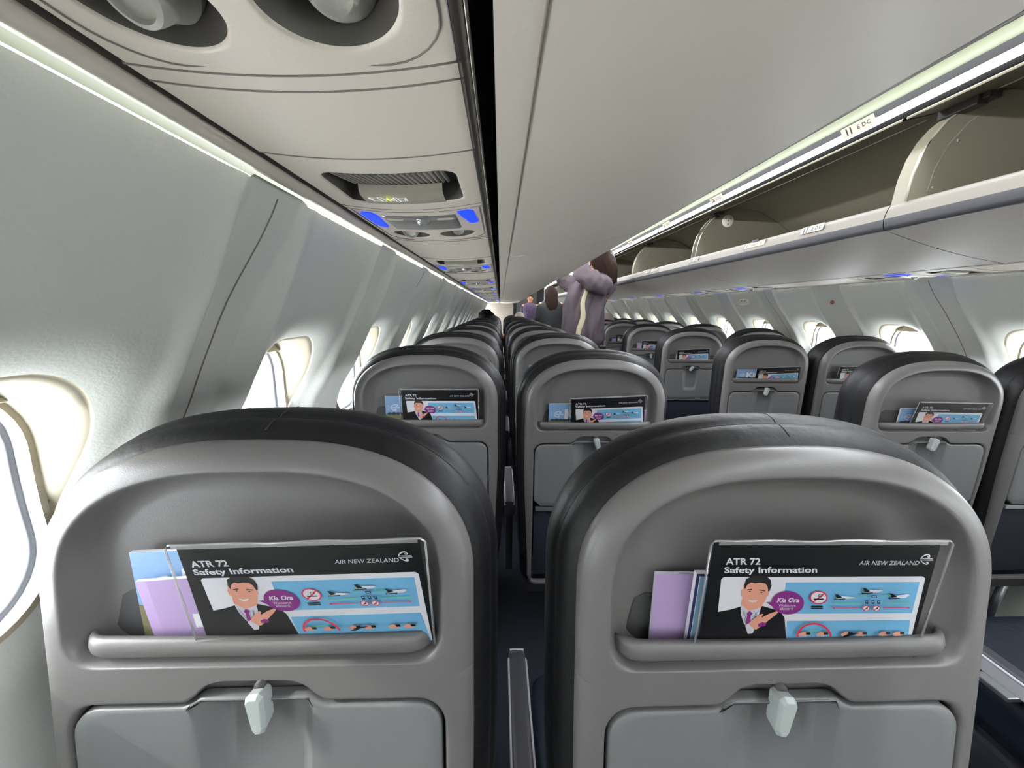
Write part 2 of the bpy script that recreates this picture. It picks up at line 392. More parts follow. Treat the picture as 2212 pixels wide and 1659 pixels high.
    # reading panel: brushed metal plate, little round lamp
    b = MB(); vr = [(-.006, .001), (-.005, -.0014), (.000, -.0020), (.018, -.0020), (.0195, -.0014), (.021, -.0020), (.05, -.0020), (.088, -.0020), (.091, -.0014), (.092, .001)]
    b.rings([[f(u*(1 if abs(u) < .05 else 1), v, w+(.0025 if abs(u) > .0575 else 0)) for u in (-.0585, -.057, -.05, -.035, -.018, 0, .018, .035, .05, .0555, .0585)] for v, w in vr], closed=False)
    b.build('call_panel', mat('brushed_panel', 'a8a5a1', .3, metal=.55), root)
    b = MB(); b.rings([[f(.002+rr*math.cos(a), .020+rr*math.sin(a)*1.1, w) for a in np.linspace(0, 2*math.pi, 24, endpoint=False)] for rr, w in ((.012, -.001), (.011, -.004), (.008, -.007), (.004, -.0085), (.0035, -.008))], cap1=True)
    b.build('call_lamp', mat('lamp_silver', 'c9c7c4', .25, metal=.4), root)
    for uu in (-.040, .040):
        b = MB(); q = rrect(uu-.013, uu+.013, .004, .014, .0045, 4)
        b.rings([[f(u, v, w) for u, v in ins(q, (uu, .009), k)] for k, w in ((1.1, -.0012), (1, -.003), (.8, -.0032))], cap1=True)
        b.build('call_button', M_PSU, root)
    # moulded line round the panel
    ln = MB()
    q = [f(u, v, -.0004) for u, v in ([(-.094, -.03)] + [(-.094, .13)] + arc(-.060, .165, .034, .034, 180, 90, 6) + [(.060, .199)] + arc(.062, .165, .034, .034, 90, 0, 6) + [(.096, -.03)])]
    ln.tube(q, .0006, 5)
    for vv in (-.052, -.036): ln.tube([f(u, vv+.006*(1-(u/.1)**2), -.0002) for u in np.linspace(-.1, .1, 12)], .0005, 5)
    ln.build('panel_line', M_SEAM, root)
    # lamp and air nozzle in their cups
    for i, (cu, H) in enumerate(H1):
        c = (cu, .150)
        b = MB(); b.rings([[f(u, v, w) for u, v in ins(H, c, k)] for k, w in ((1, .002), (.97, .005), (.92, .014), (.80, .026), (.55, .036), (.2, .040))], cap1=True)
        cup = b.build('cup', mat('cup_plastic', '57534d', .45), root)
        b = MB(); ax = Vector((-.25 if i == 0 else .1, -.75, -1)).normalized(); base = Vector(f(cu, .166, .027)); x = ax.cross(Vector((1, 0, 0))).normalized(); y = ax.cross(x)
        R = []
        prof = ((0, .019), (.012, .021), (.020, .0175), (.030, .0160), (.034, .0150), (.035, .0125), (.032, .0115), (.031, .006)) if i == 0 else ((0, .018), (.010, .021), (.018, .018), (.026, .0125), (.030, .0120), (.032, .0105), (.030, .0085), (.029, .004))
        for d, rad in prof:
            R.append([base+ax*(d-.006)+(x*math.cos(a)+y*math.sin(a))*rad*(1+(.05*math.cos(12*a) if (i == 1 and .02 < d < .032) else 0)) for a in np.linspace(0, 2*math.pi, 48, endpoint=False)])
        b.rings(R, cap1=True); b.build('reading_lamp' if i == 0 else 'air_nozzle', mat('nozzle_plastic', 'b3b0a6', .3), root, angle=.45)
    return root
LU = [-.51, .07, .65, 1.41, 2.19, 2.93, 3.66, 4.42, 5.18, 5.94, 6.70, 7.46, 8.22]
RU = [-.25, .55, 1.53, 2.55, 3.12, 3.90, 4.68, 5.46, 6.24, 7.02, 7.80, 8.58]
ORD = ['first', 'second', 'third', 'fourth', 'fifth', 'sixth', 'seventh', 'eighth', 'ninth', 'tenth', 'eleventh', 'twelfth', 'thirteenth', 'fourteenth']
for side, L in ((-1, LU), (1, RU)):
    nm = 'left' if side < 0 else 'right'; pro = None
    for i, y in enumerate(L):
        lab = 'cream service unit with belt sign and blue lamps above the %s seats, %s going forward' % (nm, ORD[max(0, i-2)])
        if side < 0 and i == 1: lab = 'cream service unit with two round dark cups, at the top edge of the photo'
        if side < 0 and i == 0: continue
        if side > 0 and y < 1.2: continue
        if pro is None: pro = make_psu(side, y, lab)
        else:
            o = copy_tree(pro); o.location.y = y; o['label'] = lab
    # filler panels between the units
    us = [y for y in L if not (side < 0 and y < -.3) and not (side > 0 and y < 1.2)]
    edges = [Y0]+[e for y in us for e in (y-.24, y+.205)]+[Y1]
    k = 0
    for a, b in zip(edges[::2], edges[1::2]):
        if b-a < .01: continue
        k += 1; m = MB(); xs = np.linspace(PU0-.002, PU1+.001, 13)
        
        m.rings([[(side*x, y, psz(x)) for x in xs] for y in np.linspace(a+.0006, b-.0006, 4)], closed=False)
        o = m.build('service_filler_panel', M_PSU)
        tag(o, 'smooth cream filler panel over the %s seats, %s from the viewer' % (nm, ORD[min(k-1, 13)]), 'panel', 'filler panels between service units')
        for y in ((a, b) if b-a < .1 else (a, a+.018, b)):
            if y > Y0+.1 and y < Y1-.1:
                ln = MB(); ln.tube([(side*x, y, psz(x)-.0001) for x in xs], .0008, 5); ln.build('joint_line', M_SEAM, o)

# ------------------------------------------------------------------ overhead bins
BE = [-1.6, -.1, 1.16, 2.345, 3.41, 4.62, 5.80, 6.95, 8.10, 9.25]
LIPDROP = .0085          # the left bins hang slightly lower towards the front
def usz(x):   # underside of a bin between lip (.35) and service channel (.775)
    t = (.775-x)/(.775-.36); return 1.378+.088*t**1.5
def S(side, pr): return [(side*x, z) for x, z in pr]
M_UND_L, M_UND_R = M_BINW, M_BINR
def gap_channel(side):
    nm = 'left' if side < 0 else 'right'
    m = MB(); m.sweep(S(side, [(.797, 1.380), (.798, 1.43), (.774, 1.43), (.7745, 1.380)]), Y0, Y1)
    o = m.build('slot_channel', M_GAP)
    m = MB(); m.sweep(S(side, [(.7968, 1.381), (.7955, 1.3835), (.7925, 1.3845), (.7900, 1.3830), (.7885, 1.386)]), Y0, Y1); m.build('slot_trim', mat('slot_trim_brown', '8f867b', .35, metal=.3), o); tag(o, 'deep black slot running along the cabin beside the %s bins' % nm, 'slot')
    for x, z, r_ in ((.7880, 1.3815, .0012),):
        m = MB(); m.tube([(side*x, Y0, z), (side*x, Y1, z)], r_, 6); m.build('slot_rail', mat('rail_metal', '8f8a82', .3, metal=.8), o)
def lip_profile(side):
    pr = [(.372, 1.470), (.362, 1.465), (.354, 1.468), (.3495, 1.478), (.3475, 1.497), (.350, 1.508), (.354, 1.522), (.359, 1.532), (.366, 1.537), (.376, 1.536), (.384, 1.528), (.386, 1.505)]
    return S(side, pr)
def build_bin(side, a, b, k, open_):
    nm = 'left' if side < 0 else 'right'; mm = M_UND_L if side < 0 else M_UND_R
    a, b = a+.0015, b-.0015
    root = empty('overhead_bin', (side*.6, (a+b)/2, 1.6))
    lab = ('open overhead bin over the right seats, %s one from the viewer' if open_ else 'closed overhead bin over the left seats, %s one from the viewer') % ORD[max(0, k-1)]
    if k == 0: lab = '%s overhead bin over the %s seats, last one behind the viewer' % ('open' if open_ else 'closed', nm)
    tag(root, lab, 'overhead bin', 'overhead bins along the %s side' % nm)
    def B(m, name, mt, **kw):
        if side < 0: m.v = [(x, y, z-LIPDROP*max(0, y)*min(1, max(0, (.775+x)/.415))) for x, y, z in m.v]
        m.v = [(x-side*.6, y-(a+b)/2, z-1.6) for x, y, z in m.v]; return m.build(name, mt, kw.pop('parent', root), **kw)
    xs = np.linspace(.36, .774, 16)
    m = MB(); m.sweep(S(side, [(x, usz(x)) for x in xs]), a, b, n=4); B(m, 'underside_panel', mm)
    m = MB(); m.tube([(side*.747, a, usz(.747)-.0002), (side*.747, b, usz(.747)-.0002)], .0011, 5); B(m, 'seam', M_SEAM)
    if not open_:
        m = MB(); m.sweep(S(side, [(.362, 1.4655), (.354, 1.468), (.3495, 1.475), (.348, 1.49)]), a, b); B(m, 'lower_lip', mat('lip_trim', '8a8580', .35))
        m = MB(); m.sweep(S(side, arc(.60, 1.49, .252, .30, 180, 115, 10)), a, b, n=2); B(m, 'door', mm)
        return root
    lp = lip_profile(side); y_a, y_b = a, b
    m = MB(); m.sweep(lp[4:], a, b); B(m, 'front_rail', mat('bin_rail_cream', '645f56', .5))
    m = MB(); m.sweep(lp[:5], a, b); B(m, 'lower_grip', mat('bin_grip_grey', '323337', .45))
    # inside: floor, back, top
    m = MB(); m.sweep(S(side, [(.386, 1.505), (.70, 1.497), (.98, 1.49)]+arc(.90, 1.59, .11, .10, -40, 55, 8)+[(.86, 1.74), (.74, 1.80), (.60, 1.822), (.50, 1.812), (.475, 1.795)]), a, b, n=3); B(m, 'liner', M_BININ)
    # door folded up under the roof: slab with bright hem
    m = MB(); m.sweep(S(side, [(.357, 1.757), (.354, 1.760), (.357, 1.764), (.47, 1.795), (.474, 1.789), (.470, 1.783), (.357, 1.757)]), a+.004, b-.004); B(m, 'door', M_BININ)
    m = MB(); m.tube([(side*.4725, a+.05, 1.7835), (side*.4725, b-.05, 1.7835)], .0026, 6); B(m, 'door_hem', mat('hem_light', '8c897b', .4))
    # divider at the far end
    wide = (k % 2 == 1)
    fr = [(.362, 1.505), (.360, 1.536), (.3655, 1.60), (.380, 1.655), (.402, 1.70), (.430, 1.735), (.468, 1.766)]
    outl = S(side, fr+[(.50, 1.805), (.60, 1.818), (.74, 1.795), (.86, 1.735), (.95, 1.66), (.985, 1.60), (.985, 1.50)])
    y1 = b; y0 = b-(.045 if wide else .006)
    m = MB(); R0 = [(x, y0, z) for x, z in outl]; R1 = [(x, y1, z) for x, z in outl]
    m.rings([R0, R1], cap0=True, cap1=True); d = B(m, 'divider', M_BININ, angle=.6)
    loc = lambda P_: [(x-side*.6, y-(a+b)/2, z-1.6) for x, y, z in P_]
    if wide:
        q = MB(); s2 = S(side, [(.41, 1.56), (.42, 1.62), (.445, 1.68), (.49, 1.735), (.53, 1.765), (.64, 1.775), (.80, 1.70), (.87, 1.62), (.80, 1.56)])
        q.tube(loc([(x, y0-.001, z) for x, z in s2]), .0009, 5, closed=True); q.build('inspection_seam', M_SEAM, d)
        q = MB()
        for x, z in ((.425, 1.57), (.47, 1.69), (.66, 1.755), (.80, 1.60)):
            q.rings([loc([(side*x+.004*math.cos(t), y0-w, z+.004*math.sin(t)) for t in np.linspace(0, 6.283, 10, endpoint=False)]) for w in (0, .0015)], cap1=True)
        q.build('screws', M_SEAM, d)
    else:
        q = MB(); q.rings([loc([(side*.55+rr*math.cos(t)*.034, y0-w, 1.745+rr*math.sin(t)*.034) for t in np.linspace(0, 6.283, 28, endpoint=False)]) for rr, w in ((1, 0), (1, .004), (.93, .006))], cap1=True)
        hb = q.build('hinge_cap', mat('hinge_cap_plastic', 'cbc7ba', .45), d)
        q = MB()
        for dx, dz in ((0, 0), (-.015, .012), (.015, .012), (0, -.018)):
            q.rings([loc([(side*.55+dx+.0035*math.cos(t), y0-w, 1.745+dz+.0035*math.sin(t)) for t in np.linspace(0, 6.283, 10, endpoint=False)]) for w in (.006, .0068)], cap1=True)
        q.build('cap_screws', M_GAP, hb)
    edge = MB(); edge.tube([(side*(x-.002), (y0+.002), z) for x, z in fr[1:]], .0035, 6)
    if not wide: edge.tube([(side*(x-.002), (y0-.045), z) for x, z in fr[1:]], .0035, 6)
    B(edge, 'divider_edge', mat('hem_light', '', .4))
    h = MB(); h.box(side*.445, side*.475, y0-.05, b, 1.755, 1.79); h.box(side*.455, side*.49, y0-.065, y0-.03, 1.765, 1.785)
    B(h, 'hinge', mat('hinge_black', '1d1c1b', .5), bevel=.003, smooth=False)
    # latch in the middle of the rail
    yl = (a+b)/2
    l = MB(); l.rings([[(side*x, y, z) for x, z in ((.3525, 1.506), (.3485, 1.510), (.3545, 1.531), (.360, 1.534))] for y in (yl-.070, yl+.070)], closed=False)
    pl = B(l, 'latch_plate', mat('latch_plate_cream', '8b867c', .35), smooth=False)
    l = MB(); l.box(side*.352, side*.372, yl-.022, yl+.022, 1.532, 1.541); B(l, 'latch_catch', mat('hinge_black', '', .5), smooth=False, bevel=.002)
    l = MB(); l.tube(loc([(side*.349, yl+.071, 1.507), (side*.3545, yl+.071, 1.534), (side*.3545, yl+.030, 1.5345)]), .0009, 5); l.tube(loc([(side*.3545, yl-.03, 1.5345), (side*.3545, yl-.071, 1.534)]), .0009, 5)
    l.build('latch_gap', M_GAP, pl)
    put_text([('PUSH', .0135, -.0215, -.004, .0004)], pl, loc([(side*.3482, yl, 1.5185)])[0], side, 'latch_lettering', M_DARKGREY, extra=[(.048, 0), (-.048, 0)])
    return root
def put_text(items, parent, at, side, name, mt, extra=(), tilt=.26):
    """lettering on the aisle face of the right bins: reads along -Y, since it is seen from the aisle"""
    m = MB()
    ct, st = math.cos(tilt), math.sin(tilt)
    def P(u, v, d=.0004): return (at[0]+side*(v*st)-side*d, at[1]-u, at[2]+v*ct)
    for t, size, u0, v0, bold in items:
        V, F = text_mesh(t, size, bold); m.add([P(u0+x, v0+y) for x, y in V], F)
    for ex, ey in extra:
        m.add([P(ex-.004, ey-.005), P(ex+.004, ey-.005), P(ex+.0025, ey+.001), P(ex-.0025, ey+.001)], [(0, 1, 2, 3)])
        m.add([P(ex+.003*math.cos(t), ey+.0045+.003*math.sin(t)) for t in np.linspace(0, 6.283, 9)[:-1]], [tuple(range(8))])
    return m.build(name, mt, parent, smooth=False)
for side in (-1, 1):
    gap_channel(side)
    for k in range(len(BE)-1): build_bin(side, BE[k], BE[k+1], k, side > 0)
# row number placards on the rail and on the light strip
M_PLAC = mat('placard', '85817b', .5); M_PLACL = mat('placard_backlit', 'a89f90', .5, emit=.04); M_INK = mat('placard_ink', '20202a', .5)
def placard(y, num, side=1, lit=False, w=.100, h=.025):
    x, z = (.3505, 1.5235) if not lit else (.3285, 1.790)
    m = MB(); tl = .26 if not lit else -.53
    ct, st = math.cos(tl), math.sin(tl)
    sx = 1 if not lit else 1
    V = [(side*(x+dz*st), y+dy, z+dz*ct) for dy, dz in ((-w/2, -h/2), (w/2, -h/2), (w/2, h/2), (-w/2, h/2))]
    V = [(v[0]-side*.001, v[1], v[2]) for v in V]; V2 = [(v[0]+side*.0008, v[1], v[2]) for v in V]
    m.rings([V2, V], cap1=True)
    o = m.build('row_placard', M_PLACL if lit else M_PLAC, smooth=False)
    tag(o, ('backlit row number plate reading %s on the ceiling light strip' if lit else 'small row number label reading %s on the bin rail') % num, 'label', 'row number plates')
    at = (side*x-side*.001, y, z)
    put_text([(num, .028, -.044, -.0100, .0012), ('E', .017, -.002, -.006, .0004), ('D', .017, .014, -.006, .0004), ('C', .017, .030, -.006, .0004)], o, at, side, 'row_lettering', M_INK, tilt=tl)
for y, n in ((1.43, '11'), (2.29, '10'), (3.02, '9'), (3.85, '8'), (4.65, '7')): placard(y, n)
for y, n in ((1.28, '11'), (2.07, '10'), (2.67, '9'), (3.39, '8')): placard(y, n, lit=True, w=.112, h=.030)
# ceiling light strips and trims above the bins
for side in (-1, 1):
    nm = 'left' if side < 0 else 'right'
    m = MB(); m.sweep(S(side, [(.352, 1.766), (.343, 1.768), (.320, 1.806), (.322, 1.816), (.330, 1.865), (.345, 1.87)]), Y0, Y1)
    o = m.build('light_housing', mat('housing_dark', '29292b', .6)); tag(o, 'long grey lamp housing over the %s bins at the aisle ceiling' % nm, 'lamp housing')
    m = MB(); m.sweep(S(side, [(.3395, 1.773), (.3335, 1.783), (.3270, 1.795), (.3215, 1.806)]), Y0, Y1)
    m.build('light_tube', M_LED, o)
    m = MB(); m.sweep(S(side, [(.3215, 1.8065), (.3165, 1.810), (.3165, 1.840), (.3235, 1.843)]), Y0, Y1)
    m.build('lamp_cover', M_GREENBAND, o)
# ------------------------------------------------------------------ seats
def outline(off=0.0, vb=.335, n=40):
    """outline of a seat back seen from behind, point list in (u, v)"""
    W, vc, Ht = .213+off, .965, .137+off
    top = []
    for i in range(n+1):
        a = math.pi*i/n; ca, sa = math.cos(a), math.sin(a)
        top.append((W*abs(ca)**(2/2.55)*(1 if ca > 0 else -1), vc+Ht*sa**(2/2.15)))
    def hw(v): return W-.016*sstep((.80-v)/.45)
    vs_ = list(np.linspace(vb+.03, vc-.01, 16))
    r = [(hw(v), v) for v in vs_]; l = [(-hw(v), v) for v in reversed(vs_)]
    b = .02
    return [(hw(vb)-b, vb-off), (hw(vb)-b*.4, vb+.006-off)] + r + top + l + [(-hw(vb)+b*.4, vb+.006-off), (-hw(vb)+b, vb-off)]
OUT = np.array(outline()); OUT2 = np.roll(OUT, -1, 0)
def dist_out(u, v):
    p = np.array((u, v)); e = OUT2-OUT; t = np.clip(((p-OUT)*e).sum(1)/(e*e).sum(1), 0, 1)
    return float(np.sqrt((((OUT+e*t[:, None])-p)**2).sum(1)).min())
RIM = .026
def crown(u, v):
    d = min(dist_out(u, v), RIM)
    return -.020*(1-math.sqrt(max(0, 1-((RIM-d)/RIM)**2)))
L3 = lambda u, v, w: (u, -w, v)
REC = []                                    # recess behind the pocket
for i in range(33):
    a = math.pi*i/32; ca, sa = math.cos(a), math.sin(a)
    REC.append((.181*abs(ca)**(2/2.7)*(1 if ca > 0 else -1), .962+.112*sa**(2/2.3)))
REC += arc(-.181+.028, .8815+.028, .028, .028, 180, 270, 6)+arc(.181-.028, .8815+.028, .028, .028, 270, 360, 6)
TH = [(.185, .345), (.185, .81)]+arc(.155, .812, .030, .030, 0, 90, 6)+[(.066, .842), (.057, .848), (.046, .860), (.032, .8655), (-.038, .8655), (-.052, .860), (-.062, .848), (-.071, .842)]+arc(-.155, .812, .030, .030, 90, 180, 6)+[(-.185, .345)]
def spaced(pts, d):
    out = []
    for i, p in enumerate(pts):
        q = pts[(i+1) % len(pts)]; l = math.hypot(q[0]-p[0], q[1]-p[1]); n = max(1, int(l/d))
        out += [(p[0]+(q[0]-p[0])*k/n, p[1]+(q[1]-p[1])*k/n) for k in range(n)]
    return out
def build_seat_prototype():
    root = empty('airline_seat', (0, 0, 0))
    # ---- shell
    m = MB(); sp = .8672
    up = [p for p in OUT.tolist() if p[1] > sp+.004]; lo = [p for p in OUT.tolist() if p[1] < sp-.004]
    i0 = next(i for i, p in enumerate(OUT.tolist()) if p[1] > sp+.004)
    wsp = .213-.016*sstep((.80-sp)/.45)
    lo_r = [p for p in lo if p[0] > 0]; lo_l = [p for p in lo if p[0] < 0]
    upper = spaced([(wsp, sp)]+up+[(-wsp, sp)], .008); lower = spaced([(-wsp, sp)]+lo_l+lo_r+[(wsp, sp)], .008)
    ts = [0, .04, .09, .17, .28, .42, .55, .66, .76, .85, .92, .97, 1]
    def surf(border, hole_, c, wall):
        R, H = radial_rings(border, hole_, c, ts)
        rr = []
        for t, ring in zip(ts, R):
            rr.append([L3(u, v, crown(u, v)-(.0035 if t == 0 else .001 if t == .04 else 0)) for u, v in ring])
        inner = []
        for k, w in wall:
            inner.append([L3(c[0]+(u-c[0])*(1-k/max(.01, math.hypot(u-c[0], v-c[1]))), c[1]+(v-c[1])*(1-k/max(.01, math.hypot(u-c[0], v-c[1]))), w) for u, v in H])
        return rr, inner
    rr, inn = surf(upper, REC, (0, .96), ((.001, -.006), (.004, -.014), (.009, -.022), (.016, -.027), (.026, -.0295)))
    m.rings(list(reversed(inn))+rr, cap0=True)
    rr, inn = surf(lower, TH, (0, .72), ((.0005, -.006), (.002, -.016)))
    m.rings(list(reversed(inn))+rr)
    # rolled outer edge
    O = spaced(OUT.tolist(), .008)
    m.rings([[L3(*p, crown(*p)) for p in O], [L3(p[0]*.996, p[1], -.030) for p in O], [L3(p[0]*.985, (p[1]-.7)*.993+.7, -.036) for p in O]])
    m.build('back_shell', M_SHELL, root, merge=.0003)
    m = MB(); m.rings([[L3(u, v, w) for u in np.linspace(-.08, .08, 5)] for v, w in ((.80, -.016), (.872, -.0145), (.88, -.012))], closed=False); m.build('latch_recess', M_SHELL, root)
    # ---- pocket lip, and a flat dark plate painting the shade behind it
    m = MB(); prof = [(-.012, .868), (-.010, .906), (-.0075, .9105), (-.003, .911), (.000, .908), (.001, .902), (-.001, .894), (-.006, .887), (-.014, .882)]
    us = np.linspace(-.177, .177, 47); R = []
    for u in us:
        e = max(0, (abs(u)-.150)/.027); up_ = -.007*e**3; sag = -.0025*math.cos(u/.177*math.pi/2); inw = -.022*e**2
        R.append([L3(u, v+(up_ if v > .89 else up_*.15)+(sag if v > .89 else 0), w+inw) for w, v in prof])
    m.rings(R, cap0=True, cap1=True); m.build('pocket_lip', M_POCKET, root)
    m = MB(); m.poly([(-.166, .872), (.166, .872), (.166, .925), (.160, .936), (-.140, .944), (-.150, .938)], -.0285); m.build('pocket_shade_plate', M_SHADEPIV, root, smooth=False)
    # ---- tray
    tb = .630
    T = [(.160, tb), (.1815, tb+.02), (.1815, .808)]+arc(.1535, .810, .028, .028, 0, 90, 6)+[(.068, .838), (.060, .841), (.051, .8475), (-.057, .8475), (-.066, .841), (-.075, .838)]+arc(-.1535, .810, .028, .028, 90, 180, 6)+[(-.1815, tb+.02), (-.160, tb)]
    U = [(.054, .8465), (.052, .78), (.044, .715)]+arc(.022, .708, .020, .020, 0, -90, 5)+arc(-.034, .708, .020, .020, -90, -180, 5)+[(-.062, .76), (-.067, .8465)]
    Ui = [(.040, .8463), (.037, .78), (.031, .722), (.022, .712), (-.022, .712), (-.028, .725), (-.033, .78), (-.036, .8463)]
    c = (-.006, .775); Tb = spaced(T, .006)
    ang = np.array([math.atan2(v-c[1], u-c[0]) for u, v in Tb])
    def ray(poly): r_ = raycast(poly, c, ang); return [(c[0]+a*math.cos(t), c[1]+a*math.sin(t)) for a, t in zip(r_, ang)]
    UO, UI = ray(U), ray(Ui)
    def mix(A, B, t): return [(a[0]+(b[0]-a[0])*t, a[1]+(b[1]-a[1])*t) for a, b in zip(A, B)]
    def sc(A, k): return [(c[0]+(u-c[0])*(1-k/math.hypot(u-c[0], v-c[1])), c[1]+(v-c[1])*(1-k/math.hypot(u-c[0], v-c[1]))) for u, v in A]
    m = MB(); RR = [(sc(Tb, -.0002), -.012), (Tb, -.0035), (sc(Tb, .0008), -.0012), (sc(Tb, .0024), -.0002), (mix(sc(Tb, .004), UO, .1), 0), (mix(sc(Tb, .004), UO, .9), 0), (UO, -.0002), (mix(UO, UI, .12), -.0012), (mix(UO, UI, .35), -.0048), (mix(UO, UI, .65), -.0090), (mix(UO, UI, .88), -.0110), (UI, -.0114)]
    m.rings([[L3(u, v, w) for u, v in A] for A, w in RR], cap1=True); tr = m.build('tray_table', M_TRAY, root, merge=.0001)
    V, F = text_mesh('Fasten seat belt while seated', .0072, .0)
    for dx in (-.172, .075):
        q = MB(); q.add([L3(x+dx, y+.640, .0004) for x, y in V], F); q.build('tray_lettering', M_DARKGREY, tr, smooth=False)
    m = MB(); m.box(-.176, .176, .001, .012, .612, .626); m.build('tray_hinge_bar', M_METAL, root, bevel=.002, smooth=False)
    # ---- latch
    m = MB(); H = [(-.0085, -.0115, .0), (-.010, -.0105, .006), (-.0095, -.004, .016), (-.0075, 0.0, .0195)]
    def lr(w, hw0, hw1, zt, zb, ch): zb = zb+.017; hw0, hw1 = hw0*.80, hw1*.80; return [L3(x, z, w) for x, z in [(-hw0+ch, zt), (hw0-ch, zt), (hw0, zt-ch), (hw1, zb+ch*1.5), (hw1-ch*.8, zb), (-hw1+ch*.8, zb), (-hw1, zb+ch*1.5), (-hw0, zt-ch)]]
    m.rings([lr(.001, .0105, .0080, .004, -.048, .003), lr(.015, .0110, .0082, .006, -.052, .004), lr(.0195, .0085, .0058, .0025, -.049, .003)], cap0=True, cap1=True)
    la = m.build('tray_latch', M_LATCH, root, smooth=False, bevel=.0008); la.location = (.004, .004, .856)
    m = MB(); m.tube([L3(.004, .862, -.014), L3(.004, .862, .004)], .005, 10); m.build('latch_pivot', M_SHADEPIV, root)
    # ---- leather cushion round the shell
    CE = lambda w: .007*sstep((-.028-w)/.03)
    m = MB(); R = []
    prof = ((-.006, -.020), (.001, -.0225), (.008, -.028), (.0125, -.037), (.0125, -.046), (.0105, -.050), (.0135, -.0545), (.017, -.068), (.016, -.085), (.008, -.104), (-.010, -.118), (-.04, -.126), (-.09, -.130))
    for e, w in prof:
        R.append([L3(u*(1+.004*math.sin(9*v)), v, w) for u, v in resample(outline(e+CE(w), .43), 150)])
    m.rings(R, cap1=True); cu = m.build('back_cushion', M_LEATHER, root)
    q = MB(); C = resample(outline(.0163, .43), 260); q.tube([L3(u, v, -.050) for u, v in C if v > .5], .0012, 5)
    q.tube([L3(.006+.002*math.sin(w*60), 1.102+e+CE(w)-.0004, w) for e, w in ((.008, -.028), (.0125, -.037), (.0125, -.046), (.0105, -.050), (.0135, -.0545), (.017, -.068), (.016, -.085), (.008, -.104))], .0009, 5)
    q.build('piping', M_GAP, cu)
    # ---- lower back, seat, arms, legs
    m = MB(); m.rings([[L3(u, v, w) for u in np.linspace(-.18, .18, 7)] for v, w in ((.36, -.030), (.45, -.012), (.56, -.008), (.612, -.012))], closed=False); m.build('literature_pocket', M_FABRIC, root)
    m = MB(); R = []
    for z, e in ((.265, -.02), (.275, 0), (.35, .004), (.385, .002), (.398, -.012), (.402, -.04)):
        R.append([(x, y+.33, z) for x, y in rrect(-.212-e, .212+e, -.22-e, .22+e, .05, 6)])
    m.rings(R, cap0=True, cap1=True); m.build('seat_cushion', M_LEATHER2, root)
    m = MB(); m.box(-.20, .20, .10, .50, .23, .266); m.build('seat_pan', M_ARM, root, smooth=False, bevel=.004)
    for y in (.14, .46):
        m = MB(); m.tube([(.12, y, .24), (.12, y+.02, .0)], .014, 8); m.build('leg', M_METAL, root)
    return root
def add_arm(root, u, z, light=False, name='armrest'):
    m = MB(); R = []
    for y, dz in ((.075, -.02), (.085, 0), (.36, .0), (.38, -.008), (.388, -.03)):
        R.append([(u+x, y, z+zz+dz*(1 if zz > -.02 else .2)) for x, zz in rrect(-.016, .016, -.045, 0, .008, 4)])
    m.rings(R, cap0=True, cap1=True); o = m.build(name, M_ARM, root, angle=.9)
    t = MB()
    for s in (-1, 1): t.tube([(u+s*.0155, .08, z-.008), (u+s*.0155, .355, z-.008), (u+s*.0145, .384, z-.03)], .0035, 6)
    t.tube([(u-.014, .382, z-.010), (u+.014, .382, z-.010)], .003, 6)
    t.build('armrest_trim', M_ARML, o)
    b = MB(); b.box(u-.012, u+.012, .09, .16, .33, z-.04); b.build('armrest_bracket', M_ARM, root, smooth=False, bevel=.003)
    if light:
        q = MB(); q.box(u-.0175, u-.0150, .09, .36, z-.040, z-.010); q.build('armrest_side', M_ARML, o, smooth=False, bevel=.001)
    return o

# ------------------------------------------------------------------ safety card, drawn flat in the pixel grid of one card
M_CARDK = mat('card_black', '060506', .4); M_CARDW = mat('card_white', 'c9c9cf', .5); M_CARDB = mat('card_blue', '66a3c8', .5)
M_SKIN = mat('print_skin', 'cd8f79', .5); M_PURP = mat('print_purple', '7a1f73', .5); M_HAIRP = mat('print_hair', '1c1b1e', .5)
M_RED = mat('print_red', 'd0213f', .5); M_GRN = mat('print_green', '57b87a', .5); M_SHIRT = mat('print_shirt', 'b9b7c2', .5); M_SKIN2 = mat('print_skin_shade', 'd08a72', .5)
M_SLEEVE = clear_mat('plastic_sleeve', (.97, .97, .97), .012, .0); M_SLEDGE = clear_mat('sleeve_edge', (.85, .86, .86), .25, .22)
CW, CH = .219, .160
def c2(x, y):
    t = (y-140)/585; Lx = 705-85*t; Rx = 2095-215*t; s = (x-Lx)/(Rx-Lx); return (s*CW-CW/2, -t*.125)
